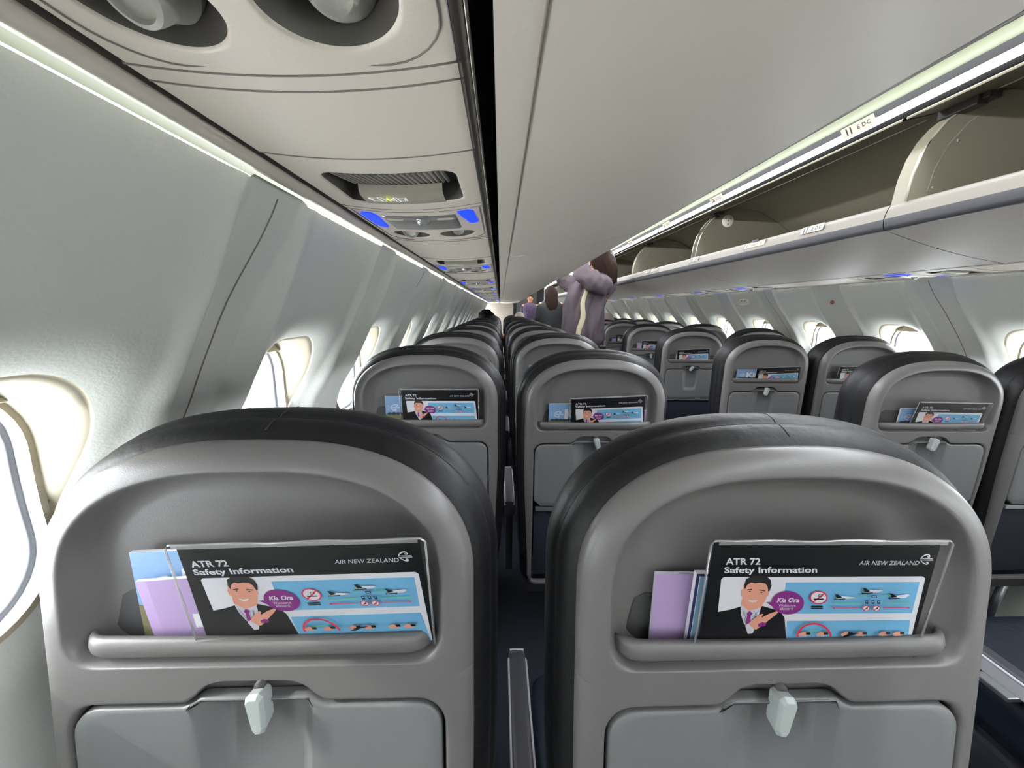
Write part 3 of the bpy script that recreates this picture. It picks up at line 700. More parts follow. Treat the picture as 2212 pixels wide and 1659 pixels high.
def card_art():
    m = MB(); z = [0]
    def P(pts, mi, dz=1):
        z[0] += dz*.00004; q = [c2(*p) for p in pts]; m.add([(u, -.0006-z[0], v) for u, v in q], [tuple(range(len(q)))], mi)
    def ell(cx, cy, rx, ry, mi, n=28): P([(cx+rx*math.cos(t), cy+ry*math.sin(t)) for t in np.linspace(0, 2*math.pi, n, endpoint=False)], mi)
    def ringe(cx, cy, rx, ry, w, mi, a0=0, a1=2*math.pi, n=28):
        z[0] += .00004; tt = np.linspace(a0, a1, n+1)
        A = [c2(cx+rx*math.cos(t), cy+ry*math.sin(t)) for t in tt]; B = [c2(cx+(rx-w)*math.cos(t), cy+(ry-w*.85)*math.sin(t)) for t in tt]
        m.rings([[(u, -.0006-z[0], v) for u, v in A], [(u, -.0006-z[0], v) for u, v in B]], mi, closed=False)
    def bar(x0, y0, x1, y1, w, mi):
        dx, dy = x1-x0, y1-y0; l = math.hypot(dx, dy); nx, ny = -dy/l*w/2, dx/l*w/2
        P([(x0+nx, y0+ny), (x1+nx, y1+ny), (x1-nx, y1-ny), (x0-nx, y0-ny)], mi)
    def txt(t, x, y, w, mi, bold=.0, shear=0, h=None):
        V, F = text_mesh(t, 1, bold, shear); X = [v[0] for v in V]; k = w/(max(X)-min(X)); ky = k if h is None else h
        z[0] += .00004; m.add([(lambda q: (q[0], -.0006-z[0], q[1]))(c2(x+(a-min(X))*k, y-b*ky)) for a, b in V], F, mi)
    K, W_, B_, SK, PU, HR, RD, GR, SH, S2 = range(10)
    P([(700, 136), (2100, 136), (1865, 860), (612, 860)], K)
    P([(760, 352), (1975, 352), (1990, 366), (1850, 860), (700, 860), (745, 366)], W_)
    P([(1133, 388), (1955, 388), (1893, 597), (1108, 597)], B_); P([(1135, 645), (1878, 645), (1842, 860), (1120, 860)], B_)
    P([(620, 860), (700, 585), (800, 565), (862, 545), (985, 540), (1060, 565), (1105, 592), (1122, 625), (1128, 860)], K)      # suit
    P([(860, 538), (985, 538), (968, 610), (935, 700), (905, 690), (878, 660), (862, 600)], SH)                                    # shirt
    P([(868, 500), (985, 510), (988, 548), (925, 570), (905, 570), (862, 530)], S2)                                                # neck
    P([(880, 395), (872, 430), (863, 440), (862, 470), (872, 480), (880, 520), (900, 548), (925, 560), (955, 556), (990, 535), (1008, 505), (1018, 478), (1028, 470), (1032, 448), (1020, 440), (1030, 400), (960, 360)], SK)
    P([(876, 470), (868, 500), (864, 535), (910, 566), (905, 552), (885, 525)], S2)
    P([(886, 432), (882, 405), (893, 365), (915, 352), (930, 338), (955, 345), (985, 340), (1020, 348), (1042, 372), (1047, 405), (1036, 440), (1026, 446), (1022, 412), (1008, 392), (975, 388), (945, 392), (925, 385), (908, 396), (898, 405)], HR)
    bar(900, 434, 930, 430, 6, HR); bar(972, 434, 1008, 442, 6, HR); ell(915, 444, 6, 4, HR, 10); ell(984, 451, 6, 4, HR, 10)
    P([(944, 455), (950, 478), (936, 482)], S2); P([(903, 497), (930, 503), (960, 500), (952, 511), (928, 515), (912, 508)], W_)
    for k in range(4): bar(872+6*k, 575, 886+8*k, 650, 1.6, K) if k < 2 else bar(948+8*(k-2), 580, 932+6*(k-2), 645, 1.6, K)
    P([(912, 571), (931, 588), (918, 602), (914, 640), (900, 668), (888, 655), (900, 603), (895, 590)], PU)
    P([(884, 672), (903, 655), (938, 700), (925, 725), (898, 728)], SH)
    P([(905, 660), (918, 640), (962, 603), (984, 590), (992, 595), (980, 618), (1030, 590), (1078, 572), (1087, 577), (1060, 604), (1018, 640), (985, 672), (948, 698), (930, 692)], SK)
    P([(960, 660), (985, 648), (1012, 655), (1000, 676), (962, 680)], PU)
    ell(1140, 518, 97, 78, PU, 40); P([(1010, 513), (1056, 515), (1052, 545)], PU)
    txt('Kia Ora', 1073, 513, 136, W_, .03, .35); txt('Welcome', 1084, 543, 102, W_, .0); txt('aboard', 1092, 564, 78, W_, .0)
    ell(1326, 482, 52, 42, W_); ringe(1326, 482, 54, 44, 8, RD); bar(1290, 512, 1362, 455, 8, RD); bar(1295, 492, 1355, 492, 8, K); ringe(1335, 470, 14, 10, 4, K, n=12)
    for yy in (541, 554): bar(1277, yy, 1348, yy, 8, K)
    for x, y, dr in ((1490, 480, -8), (1660, 440, 0), (1822, 476, 6)):
        P([(x-62, y+10), (x-20, y-8), (x+40, y-10-dr), (x+58, y-4-dr), (x+30, y+8), (x-40, y+14)], W_); P([(x-66, y-22), (x-48, y-20), (x-22, y+2), (x-55, y+8)], K); bar(x-75, y+14, x-5, y+10, 6, K)
    for a, b, y, c in ((1565, 1625, 466, GR), (1690, 1755, 466, GR), (1410, 1580, 515, GR), (1710, 1870, 515, GR), (1408, 1565, 547, RD), (1705, 1865, 547, RD)):
        bar(a, y, b, y, 5, c); P([(a-10, y), (a+8, y-7), (a+8, y+7)], c) if a < 1600 else P([(b+10, y), (b-8, y-7), (b-8, y+7)], c)
    for x in (1610, 1648, 1682): P([(x-9, 497), (x+9, 497), (x+9, 520), (x-9, 520)], K); P([(x-5, 501), (x+5, 501), (x+5, 510), (x-5, 510)], B_)
    P([(1640, 462), (1672, 462), (1672, 478), (1640, 478)], K); P([(1645, 465), (1667, 465), (1667, 475), (1645, 475)], B_)
    for x in (1603, 1664): ell(x, 548, 22, 17, W_); ringe(x, 548, 24, 19, 5, RD, n=18); bar(x-14, 560, x+14, 536, 5, RD); P([(x-9, 553), (x+8, 538), (x+8, 553)], K)
    ringe(1282, 740, 104, 96, 13, RD, math.pi, 2*math.pi)
    bar(1240, 700, 1325, 698, 5, GR)
    for x in (1225, 1330, 1475, 1560, 1700, 1785): P([(x-38, 722), (x-10, 705), (x+25, 708), (x+34, 722), (x+10, 735), (x-30, 735)], SK); P([(x+8, 708), (x+34, 708), (x+34, 724), (x+8, 724)], K)
    P([(1440, 740), (1490, 715), (1560, 712), (1500, 728), (1465, 745)], K)
    txt('ATR 72', 758, 257, 208, W_, .022, h=56); txt('Safety Information', 750, 309, 558, W_, .022, h=52)
    txt('AIR NEW ZEALAND', 1562, 262, 372, W_, .0, .35, h=38)
    for q in koru(1978, 228, 36): P([(2*1978-0-x if False else x, 2*228-y) for x, y in q], W_, .02)
    return m
def build_card():
    root = empty('safety_card', (0, 0, 0))
    s = MB(); s.box(-CW/2-.0004, CW/2+.0004, -.0004, .0004, -CH, .0006); s.build('card_sheet', M_CARDK, root, smooth=False)
    a = card_art(); a.v = [v for v in a.v]
    a.build('printed_face', [M_CARDK, M_CARDW, M_CARDB, M_SKIN, M_PURP, M_HAIRP, M_RED, M_GRN, M_SHIRT, M_SKIN2], root, smooth=False)
    e = .0065
    p = MB(); p.rings([[(x, y, z) for x in np.linspace(-CW/2-e, CW/2+e, 9)] for y, z in ((-.0075, -CH), (-.0078, -.03), (-.0070, e))], closed=False)
    p.build('plastic_sleeve', M_SLEEVE, root)
    p = MB(); p.tube([(-CW/2-e, -.005, -CH), (-CW/2-e, -.005, .002), (-CW/2-e+.004, -.005, e)]+[(x, -.005+.0006*math.sin(x*90), e+.0005*math.sin(x*60)) for x in np.linspace(-CW/2, CW/2, 14)]+[(CW/2+e-.004, -.005, e), (CW/2+e, -.005, .002), (CW/2+e, -.005, -CH)], .0011, 6)
    p.rings([[(x, -.0062, e+.0008) for x in np.linspace(-CW/2, CW/2, 8)], [(x, -.0064, .0022) for x in np.linspace(-CW/2, CW/2, 8)]], closed=False)
    p.build('sleeve_edge', M_SLEDGE, root)
    return root
M_SKY = mat('cover_sky', '7494b8', .35); M_LAND = mat('cover_hills', '6d6a4e', .5, var=.5, bscale=220, detail=5); M_TREES = mat('cover_trees', '26323c', .5); M_LAV = mat('lavender_paper', 'a08ab2', .5); M_PAPER = mat('paper_edge', 'dcdbe2', .6)
def build_magazine():
    root = empty('magazine', (0, 0, 0)); w, h = .19, .115
    s = MB(); s.box(-w/2, w/2, 0, .004, -h, 0); s.build('pages', M_PAPER, root, smooth=False)
    m = MB(); m.add([(-w/2, -.0004, -h), (w/2, -.0004, -h), (w/2, -.0004, 0), (-w/2, -.0004, 0)], [(0, 1, 2, 3)], 0)
    L = -.067
    m.add([(-w/2, -.0006, -h)]+[(w/2, -.0006, -h)]+[(x, -.0006, L+.003*math.sin(x*50)) for x in np.linspace(w/2, -w/2, 12)], [tuple(range(14))], 1)
    rnd = random.Random(3)
    for i in range(14):
        x = -w/2+.012+i*.0125; r = .004+.003*rnd.random()
        m.add([(x+r*1.4*math.cos(t), -.0007-i*1e-5, L+.003+r*math.sin(t)) for t in np.linspace(0, 6.283, 11)[:-1]], [tuple(range(10))], 2)
    for q in koru(-.0665, -.042, .0135): m.add([(x, -.0009, y) for x, y in q], [tuple(range(len(q)))], 3)
    V, F = text_mesh('Kia Ora', .050, .0025); m.add([(x-.048, -.0009, y-.058) for x, y in V], F, 3)
    V, F = text_mesh('APRIL 2024', .0042, .0); m.add([(-.084-y, -.0009, x-.052) for x, y in V], F, 3)
    m.build('cover', [M_SKY, M_LAND, M_TREES, M_CARDW], root, smooth=False)
    return root
def build_brochure():
    root = empty('brochure', (0, 0, 0)); w, h = .075, .095
    s = MB(); s.box(-w/2, w/2, 0, .003, -h, 0); s.build('pages', M_PAPER, root, smooth=False)
    m = MB(); m.add([(-w/2, -.0004, -h), (-w/2+.011, -.0012, -h), (-w/2+.011, -.0012, 0), (-w/2, -.0004, 0), (w/2, -.0004, -h), (w/2, -.0004, 0)], [(0, 1, 2, 3), (1, 4, 5, 2)], 0)
    m.add([(.008, -.0016, -.07), (.03, -.0016, -.07), (.03, -.0016, -.05), (.008, -.0016, -.05)], [(0, 1, 2, 3)], 1)
    m.build('cover', [M_LAV, M_CARDW], root, smooth=False)
    return root
def build_booklet():
    root = empty('booklet', (0, 0, 0)); w, h = .085, .105
    s = MB(); s.box(-w/2, w/2, 0, .005, -h, 0); s.build('pages', M_PAPER, root, smooth=False)
    m = MB(); m.add([(-w/2+.004, -.0005, -h), (w/2, -.0005, -h), (w/2, -.0005, -.003), (-w/2+.004, -.0005, -.003)], [(0, 1, 2, 3)], 0)
    m.add([(-.022, -.0008, -.075), (-.008, -.0008, -.060), (.006, -.0008, -.050), (.02, -.0008, -.052), (.02, -.0008, -.088), (0, -.0008, -.092)], [tuple(range(6))], 1)
    m.add([(-w/2, -.0007, -h), (-w/2+.003, -.0007, -h), (-w/2+.003, -.0007, 0), (-w/2, -.0007, 0)], [(0, 1, 2, 3)], 2)
    m.add([(-w/2, -.0007, -.003), (w/2, -.0007, -.003), (w/2, -.0007, 0), (-w/2, -.0007, 0)], [(0, 1, 2, 3)], 2)
    m.build('cover', [mat('cover_teal', '6c93a8', .4), mat('cover_bird', '4b4340', .5, var=.6, bscale=300), mat('cover_navy', '1d2450', .5)], root, smooth=False)
    return root
PITCH = .76
XS = {'A': -.990, 'B': -.482, 'C': .568, 'D': 1.053}
NAMES = {'A': 'left window seat', 'B': 'left aisle seat', 'C': 'right aisle seat', 'D': 'right window seat'}
ROWN = ['the nearest row'] + ['the %s row ahead' % ORD[i] for i in range(1, 14)]
def row_y(c, n):
    if n == 0 and c in 'AB': return {'A': .338, 'B': .326}[c]
    return (.345 if c in 'AB' else .335)+PITCH*n
rnd = random.Random(11)
proto = build_seat_prototype()
protos = {}
latch_rot = {('A', 0): 7, ('B', 0): -9, ('A', 1): 3, ('B', 1): 14, ('C', 1): -14, ('C', 2): -12, ('C', 3): -38, ('C', 4): 4, ('D', 2): 0}
def lat(o, deg):
    for ch in o.children:
        if ch.name.startswith('tray_latch'): ch.rotation_euler = (0, math.radians(-deg), 0)
first = True
SEATS = {}
for n in range(0, 11):
    for c in 'ABCD':
        if c == 'D' and n == 0: continue
        o = proto if first else copy_tree(proto); first = False
        SEATS[c, n] = o
for (c, n), o in SEATS.items():
    lean = math.radians(-6 if n == 0 and c in 'AB' else (1 if c != 'A' else 0))
    y = row_y(c, n); dz = {('A', 0): .007, ('B', 0): .004, ('A', 1): -.004, ('B', 1): -.014, ('C', 1): -.013, ('A', 2): -.006}.get((c, n), -.010+rnd.uniform(-.002, .002))
    o.rotation_euler = (lean, 0, 0); o.location = (XS[c]+{('A', 0): -.020, ('B', 0): .003}.get((c, n), 0), y+math.sin(lean)*1.0, 0+dz*0)
    o.scale = (1, 1, 1+dz)
    if (c, n) == ('B', 0):
        for ch in o.children:
            if ch.name.startswith(('tray_latch', 'latch_pivot')): ch.location.x -= .014
    lat(o, latch_rot.get((c, n), rnd.uniform(-8, 8)))
    tag(o, 'grey-backed airline seat in %s, %s' % (ROWN[n], NAMES[c]), 'airplane seat', 'airplane seats in rows')
    if c == 'B': add_arm(o, -.256, .60); add_arm(o, .252, .60)
    if c == 'C': add_arm(o, -.262, .50, light=True); add_arm(o, .236, .60)
# stitching on the nearest aisle seat
q = MB(); C_ = resample(outline(.0140, .43), 520)
for i in range(0, 520, 2):
    a, b = C_[i], C_[(i+1) % 520]
    if a[1] > .55: q.tube([L3(a[0], a[1], -.0425), L3(a[0]+(b[0]-a[0])*.8, a[1]+(b[1]-a[1])*.8, -.0425)], .0006, 4)
for key in (('A', 0), ('B', 0)):
    cu = [ch for ch in SEATS[key].children if ch.name.startswith('back_cushion')][0]
    if key[0] == 'A': st = q.build('stitching', M_STITCH, cu)
    else: s2 = st.copy(); COL.objects.link(s2); s2.parent = cu
# ------------------------------------------------------------------ what sits in the pockets
card0, mag0, bro0, boo0 = build_card(), build_magazine(), build_brochure(), build_booklet()
used = set()
def put(src, c, n, u, vtop, w, tilt, roll_=0, lab='', cat='', grp='', h=.1):
    o = src if id(src) not in used else copy_tree(src); used.add(id(src))
    s = SEATS[c, n]; M = s.matrix_basis
    # hinge line behind the pocket lip: the sheet turns about its foot
    foot = .8845*s.scale.z; vtop *= s.scale.z; t = math.radians(tilt)
    p = M @ Vector((u, -(w+math.sin(t)*(vtop-foot)), foot+math.cos(t)*(vtop-foot)))
    o.location = p; o.rotation_euler = (t+s.rotation_euler.x, math.radians(-roll_), 0)
    o.rotation_mode = 'XYZ'
    L_ = vtop-foot
    o.scale = (1, 1, (max(.7, (L_-.0265)/.125) if src is card0 else (L_/h if L_ < h else 1)))
    tag(o, lab, cat, grp); return o
def where(c, n): return '%s, %s' % (NAMES[c], ROWN[n][4:])
cards = {('A', 0): (.056, 1.011, -.012, 13, 1.2), ('B', 0): (.020, 1.014, -.0115, 9, -.6), ('A', 1): (.040, 1.004, -.013, 4, 0), ('B', 1): (.034, 1.002, -.013, 5, 2.5),
         ('C', 1): (.036, .990, -.013, 10, -1), ('C', 2): (.050, .976, -.013, 9, 2.5), ('D', 1): (.0, .99, -.013, 5, 0), ('D', 2): (-.01, .985, -.013, 6, 0), ('C', 3): (.0, .990, -.013, 4, 3), ('C', 4): (.03, .985, -.013, 4, 0),
         ('C', 5): (.03, .985, -.013, 4, -2), ('A', 2): (.045, .995, -.013, 4, 0), ('B', 2): (.03, .995, -.013, 4, 1), ('C', 6): (.03, .985, -.013, 4, 0), ('D', 3): (.02, .985, -.013, 4, 0)}
for (c, n), (u, vt, w, tl, rl) in cards.items():
    put(card0, c, n, u, vt, w, tl, rl, 'laminated black safety card behind %s' % where(c, n), 'safety card', 'safety cards in the seat pockets', CH)
mags = {('A', 0): (-.032, .987, -.022, 4, 2), ('A', 1): (-.028, .982, -.022, 2, 0), ('B', 1): (-.045, .978, -.022, 2, 0), ('C', 2): (-.050, .960, -.022, 2, 0), ('B', 2): (-.05, .975, -.022, 2, 0), ('C', 1): (-.006, .966, -.022, 4, 0)}
for (c, n), (u, vt, w, tl, rl) in mags.items():
    put(mag0, c, n, u, vt, w, tl, rl, 'sky blue magazine behind %s' % where(c, n), 'magazine', 'magazines in the seat pockets', .115)
bros = {('A', 0): (-.078, .962, -.019, 9, 4), ('B', 0): (-.096, .968, -.0215, 3, -1.5), ('B', 1): (.120, .958, -.018, 2, -1), ('C', 3): (-.075, .955, -.018, 2, 0), ('C', 4): (-.080, .965, -.018, 2, 0), ('C', 5): (-.09, .95, -.018, 2, 0)}
for (c, n), (u, vt, w, tl, rl) in bros.items():
    put(bro0, c, n, u, vt, w, tl, rl, 'lavender folded brochure behind %s' % where(c, n), 'brochure', 'brochures in the seat pockets', .095)
put(boo0, 'B', 0, -.056, .976, -.0165, 8, -1, 'pale teal booklet with navy edge between lavender brochure and safety card', 'booklet', None, .105)
# ------------------------------------------------------------------ people
def skin_body(name, chains, mt, parent=None, sub=2, root_at=None):
    """one continuous body: chains of (x, y, z, radius) that share end points"""
    V, E, Rr, idx = [], [], [], {}
    for ch in chains:
        last = None
        for p in ch:
            k = tuple(round(c, 4) for c in p[:3])
            if k not in idx: idx[k] = len(V); V.append(p[:3]); Rr.append(p[3] if isinstance(p[3], tuple) else (p[3], p[3]))
            if last is not None and last != idx[k]: E.append((last, idx[k]))
            last = idx[k]
    me = bpy.data.meshes.new(name); me.from_pydata(V, E, []); o = bpy.data.objects.new(name, me); COL.objects.link(o)
    sk = o.modifiers.new('skin', 'SKIN'); sk.use_smooth_shade = True
    for i, v in enumerate(me.skin_vertices[0].data): v.radius = Rr[i]; v.use_root = (i == 0)
    ss = o.modifiers.new('sub', 'SUBSURF'); ss.levels = sub; ss.render_levels = sub
    me.materials.append(mt)
    if parent: o.parent = parent
    return o
M_SKINP = mat('person_skin', '8f5f45', .55); M_SKIND = mat('person_skin_dark', '8a5238', .55); M_HAIRB = mat('hair_brown', '1f130c', .85, spec=.15, bump=.8, bscale=120, detail=6, var=.5)
M_HAIRK = mat('hair_black', '0f0d0e', .85, spec=.15, bump=.8, bscale=140, detail=6); M_HAIRW = mat('hair_white', 'a39b8b', .85, spec=.15, bump=.9, bscale=120, detail=6, var=.2); M_HAIRG = mat('hair_grey', '77716c', .85, spec=.15, bump=.9, bscale=120, detail=6, var=.4)
M_FLEECE = mat('mauve_fleece', '4b4146', .9, bump=.5, bscale=160, detail=5, var=.12); M_CREAM = mat('cream_top', 'a59d82', .8); M_TROUS = mat('grey_trousers', '4c4e55', .8)
M_BLK = mat('black_jacket', '0d0e0f', .7, bump=.3, bscale=120); M_SOLE = mat('shoe', '202022', .6)
def legs_of(x, y, hip, w=.085):
    return [[(x, y, hip, .13), (x-w, y, hip-.05, .095), (x-w-.005, y-.01, .50, .062), (x-w, y, .10, .045), (x-w, y-.03 if False else y+.02, .05, .042), (x-w, y+.12, .045, .035)],
            [(x, y, hip, .13), (x+w, y, hip-.05, .095), (x+w+.005, y-.01, .50, .062), (x+w, y, .10, .045), (x+w, y+.02, .05, .042), (x+w, y+.12, .045, .035)]]
def hand(w, d, side_v):
    """fingers and thumb from a wrist point w along direction d"""
    w, d, s = Vector(w), Vector(d).normalized(), Vector(side_v).normalized(); n = d.cross(s).normalized(); ch = []
    palm = w+d*.06; ch.append([(*w, .026), (*(w+d*.03), .030), (*palm, .032)])
    for i, L in enumerate((.062, .072, .068, .052)):
        r0 = palm+s*(.027-.018*i); a = r0+d*.025; b = a+(d*.8+n*.45)*L*.45; c = b+(d*.4+n*.9)*L*.45
        ch.append([(*palm, .032), (*a, .0095), (*b, .0085), (*c, .007)])
    t = w+d*.03+s*.028; ch.append([(*(w+d*.03), .030), (*t, .012), (*(t+s*.02+d*.028), .010), (*(t+s*.02+d*.052+n*.01), .008)])
    return ch
def head_parts(o, c, r, face=None, skin=None):
    """eyes, nose, mouth and ears on a head at c; face = direction it looks"""
    f = Vector(face).normalized(); up = Vector((0, 0, 1)); s = f.cross(up).normalized(); c = Vector(c)
    def blob(name, p, rx, rz, rd, mt):
        m = MB(); R = []
        for i in range(1, 6):
            ph = math.pi*i/6; R.append([p+s*(rx*math.sin(ph)*math.cos(t))+up*(rz*math.sin(ph)*math.sin(t))+f*(rd*math.cos(ph)) for t in np.linspace(0, 2*math.pi, 10, endpoint=False)])
        m.rings(R, cap0=True, cap1=True); return m.build(name, mt, o)
    for q in (-1, 1):
        blob('eye', c+s*q*.032+f*r*.90+up*.010, .013, .006, .006, M_HAIRK); blob('ear', c+s*q*r*.84-f*.005, .010, .030, .016, skin)
    blob('nose', c+f*(r*1.02)-up*.012, .012, .022, .018, skin); blob('mouth', c+f*r*.90-up*.055, .024, .006, .005, mat('lips', '8e4038', .5))
def loft_z(rings_, n=48, fold=.0, nf=7, seed=1, noise_amp=0):
    """garment as stacked ellipses: (z, cx, cy, rx, ry); folds run down the cloth"""
    R = []
    for k, (z, cx, cy, rx, ry) in enumerate(rings_):
        row = []
        for i in range(n):
            t = 2*math.pi*i/n
            w = 1+fold*(math.sin(nf*t+seed+z*2.2)*.6+math.sin((nf*2+1)*t+seed*2-z*3)*.4)
            w += noise_amp*noise.noise(Vector((math.cos(t)*2.5, math.sin(t)*2.5, z*7+seed)))
            row.append((cx+rx*w*math.cos(t), cy+ry*w*math.sin(t), z+.012*math.sin(3*t+seed)*(1 if k == 0 else 0)))
        R.append(row)
    return R
def hair_cap(c, rx, ry, rz, tail=None, seed=1, n=36, open_face=None, rough=.05):
    R = []; c = Vector(c)
    for i in range(1, 12):
        ph = math.pi*.97*i/12 if tail is None else math.pi*.5*i/12*1.05
        R.append([(c.x+rx*math.sin(ph)*math.cos(t)*(1+rough*noise.noise(Vector((math.cos(t)*3, math.sin(t)*3, i*.5+seed)))), c.y+ry*math.sin(ph)*math.sin(t)*(1+rough*noise.noise(Vector((math.cos(t)*3, math.sin(t)*3, i+seed)))), c.z+rz*math.cos(ph)) for t in np.linspace(0, 2*math.pi, n, endpoint=False)])
    if tail:
        for z, dx, dy, sx, sy in tail:
            R.append([(c.x+dx+sx*math.cos(t)*(1+rough*2*noise.noise(Vector((math.cos(t)*4, math.sin(t)*4, z*9+seed)))), c.y+dy+sy*math.sin(t)*(1+rough*2*noise.noise(Vector((math.cos(t)*4, math.sin(t)*4, z*5+seed)))), c.z+z) for t in np.linspace(0, 2*math.pi, n, endpoint=False)])
    m = MB(); m.rings(R, cap0=True, cap1=True); return m

def crumple(o, strength, size):
    t = bpy.data.textures.new('cloth_crumple', 'CLOUDS'); t.noise_scale = size; t.noise_depth = 2
    m = o.modifiers.new('crumple', 'DISPLACE'); m.texture = t; m.strength = strength; m.mid_level = .4; m.texture_coords = 'GLOBAL'
# --- passenger reaching up in the aisle, seen from behind
x, y = .04, 3.62
body = skin_body('person', [[(x-.01, y, .92, .135), (x, y, 1.08, .115), (x+.02, y, 1.25, .13), (x+.05, y, 1.42, .13), (x+.07, y, 1.50, .06), (x+.085, y, 1.56, .052), (x+.09, y+.01, 1.62, .085), (x+.09, y+.01, 1.70, .080)]]
    + legs_of(x-.01, y, .92)
    + [[(x+.05, y, 1.42, .13), (x+.155, y-.03, 1.47, .055), (x-.02, y-.20, 1.50, .045), (x-.16, y-.14, 1.62, .038), (x-.22, y-.10, 1.72, .028)]]
    + [[(x+.05, y, 1.42, .13), (x-.09, y+.06, 1.47, .055), (x-.20, y+.12, 1.50, .045), (x-.25, y+.10, 1.64, .038), (x-.27, y+.08, 1.74, .028)]]
    + hand((x-.22, y-.10, 1.72), (-.1, .1, 1), (0, 1, 0)) + hand((x-.27, y+.08, 1.74), (-.05, 0, 1), (0, -1, 0)), M_SKINP)
tag(body, 'person in a mauve fleece robe standing in the aisle with arms raised to a bin', 'person')
head_parts(body, (x+.09, y+.01, 1.66), .085, (-1, -.25, .15), M_SKINP)
m = MB(); m.rings(loft_z([(.93, x-.055, y, .170, .17), (.97, x-.045, y, .185, .18), (1.05, x-.045, y, .180, .17), (1.15, x-.035, y, .172, .16), (1.25, x-.03, y, .175, .15), (1.33, x-.01, y, .180, .14), (1.42, x+.03, y, .190, .135), (1.49, x+.055, y, .175, .115), (1.54, x+.07, y, .115, .09), (1.565, x+.08, y, .07, .065)], n=110, fold=.12, nf=8, noise_amp=.25), cap0=True, cap1=True)
jk = m.build('fleece_robe', M_FLEECE, body); crumple(jk, .05, .09)
skin_body('sleeve', [[(x+.10, y-.01, 1.46, .085), (x+.155, y-.04, 1.46, .090), (x+.03, y-.19, 1.45, .092), (x-.06, y-.21, 1.50, .090), (x-.125, y-.19, 1.58, .072), (x-.165, y-.15, 1.65, .052)]], M_FLEECE, jk, sub=3)
skin_body('sleeve', [[(x-.03, y+.04, 1.45, .08), (x-.12, y+.08, 1.45, .085), (x-.20, y+.12, 1.48, .075), (x-.24, y+.11, 1.56, .062), (x-.25, y+.10, 1.64, .050)]], M_FLEECE, jk, sub=3)
for s_ in jk.children: crumple(s_, .055, .07)
m = MB(); m.rings([[(x-.105-.010*math.sin(k*1.1)+(zz-1.0)*.10+dx*(1.25-.5*k/10), y-.168+abs(dx)*.4+(zz-1.0)*.03, zz) for dx in (-.022, 0, .022)] for k, zz in enumerate(np.linspace(.985, 1.42, 11))], closed=False)
m.v = [(a, b-.030, c) for a, b, c in m.v]; m.build('cream_lining', M_CREAM, jk)
m = hair_cap((x+.115, y-.005, 1.665), .115, .115, .115, tail=[(-.03, .012, -.01, .112, .105), (-.08, .03, -.02, .100, .085), (-.13, .05, -.035, .080, .065), (-.18, .07, -.045, .055, .045), (-.21, .08, -.05, .025, .02)], seed=3, rough=.16)
m.build('hair', M_HAIRB, body)
skin_body('trousers', [[(x-.01, y, .93, .14), (x-.01, y, .92, .145)]] + [[(x-.01, y, .93, .14), (x+s*.09, y, .84, .105), (x+s*.095, y-.01, .50, .080), (x+s*.09, y, .12, .07)] for s in (-1, 1)], M_TROUS, body)
# --- passenger with long brown hair and black jacket, further up the aisle
x, y = .04, 6.3
body = skin_body('person', [[(x, y, .85, .12), (x, y, 1.0, .10), (x, y, 1.15, .12), (x, y, 1.28, .12), (x, y, 1.36, .05), (x, y, 1.42, .048), (x, y+.01, 1.48, .08), (x, y+.01, 1.535, .072)]] + legs_of(x, y, .85)
    + [[(x, y, 1.28, .12), (x+s*.16, y, 1.31, .05), (x+s*.20, y-.01, 1.08, .042), (x+s*.19, y+.10, .90, .032), (x+s*.18, y+.15, .86, .026)] for s in (-1, 1)]
    + hand((x-.18, y+.15, .86), (0, .4, -1), (1, 0, 0)) + hand((x+.18, y+.15, .86), (0, .4, -1), (-1, 0, 0)), M_SKINP)
tag(body, 'person with long brown hair and black jacket standing in the aisle, back turned', 'person')
m = MB(); m.rings(loft_z([(.80, x, y, .19, .14), (.95, x, y, .185, .135), (1.10, x, y, .19, .13), (1.22, x, y, .205, .13), (1.31, x, y, .195, .115), (1.36, x, y, .13, .09), (1.39, x, y, .06, .06)], fold=.02, nf=5), cap0=True, cap1=True)
jk = m.build('jacket', M_BLK, body)
for s in (-1, 1): skin_body('sleeve', [[(x+s*.13, y, 1.30, .065), (x+s*.18, y, 1.28, .064), (x+s*.205, y-.01, 1.08, .055), (x+s*.19, y+.10, .92, .044)]], M_BLK, jk)
m = hair_cap((x, y, 1.49), .108, .110, .112, tail=[(-.05, 0, -.02, .110, .098), (-.12, .0, -.05, .105, .08), (-.19, .0, -.08, .095, .06), (-.26, 0, -.095, .075, .04), (-.32, 0, -.10, .04, .02)], seed=5, rough=.12)
m.build('hair', M_HAIRB, body)
head_parts(body, (x, y+.01, 1.50), .078, (0, 1, 0), M_SKINP)
skin_body('trousers', [[(x, y, .86, .12), (x+s*.085, y, .78, .10), (x+s*.09, y-.01, .50, .070), (x+s*.085, y, .12, .06)] for s in (-1, 1)], M_BLK, body)
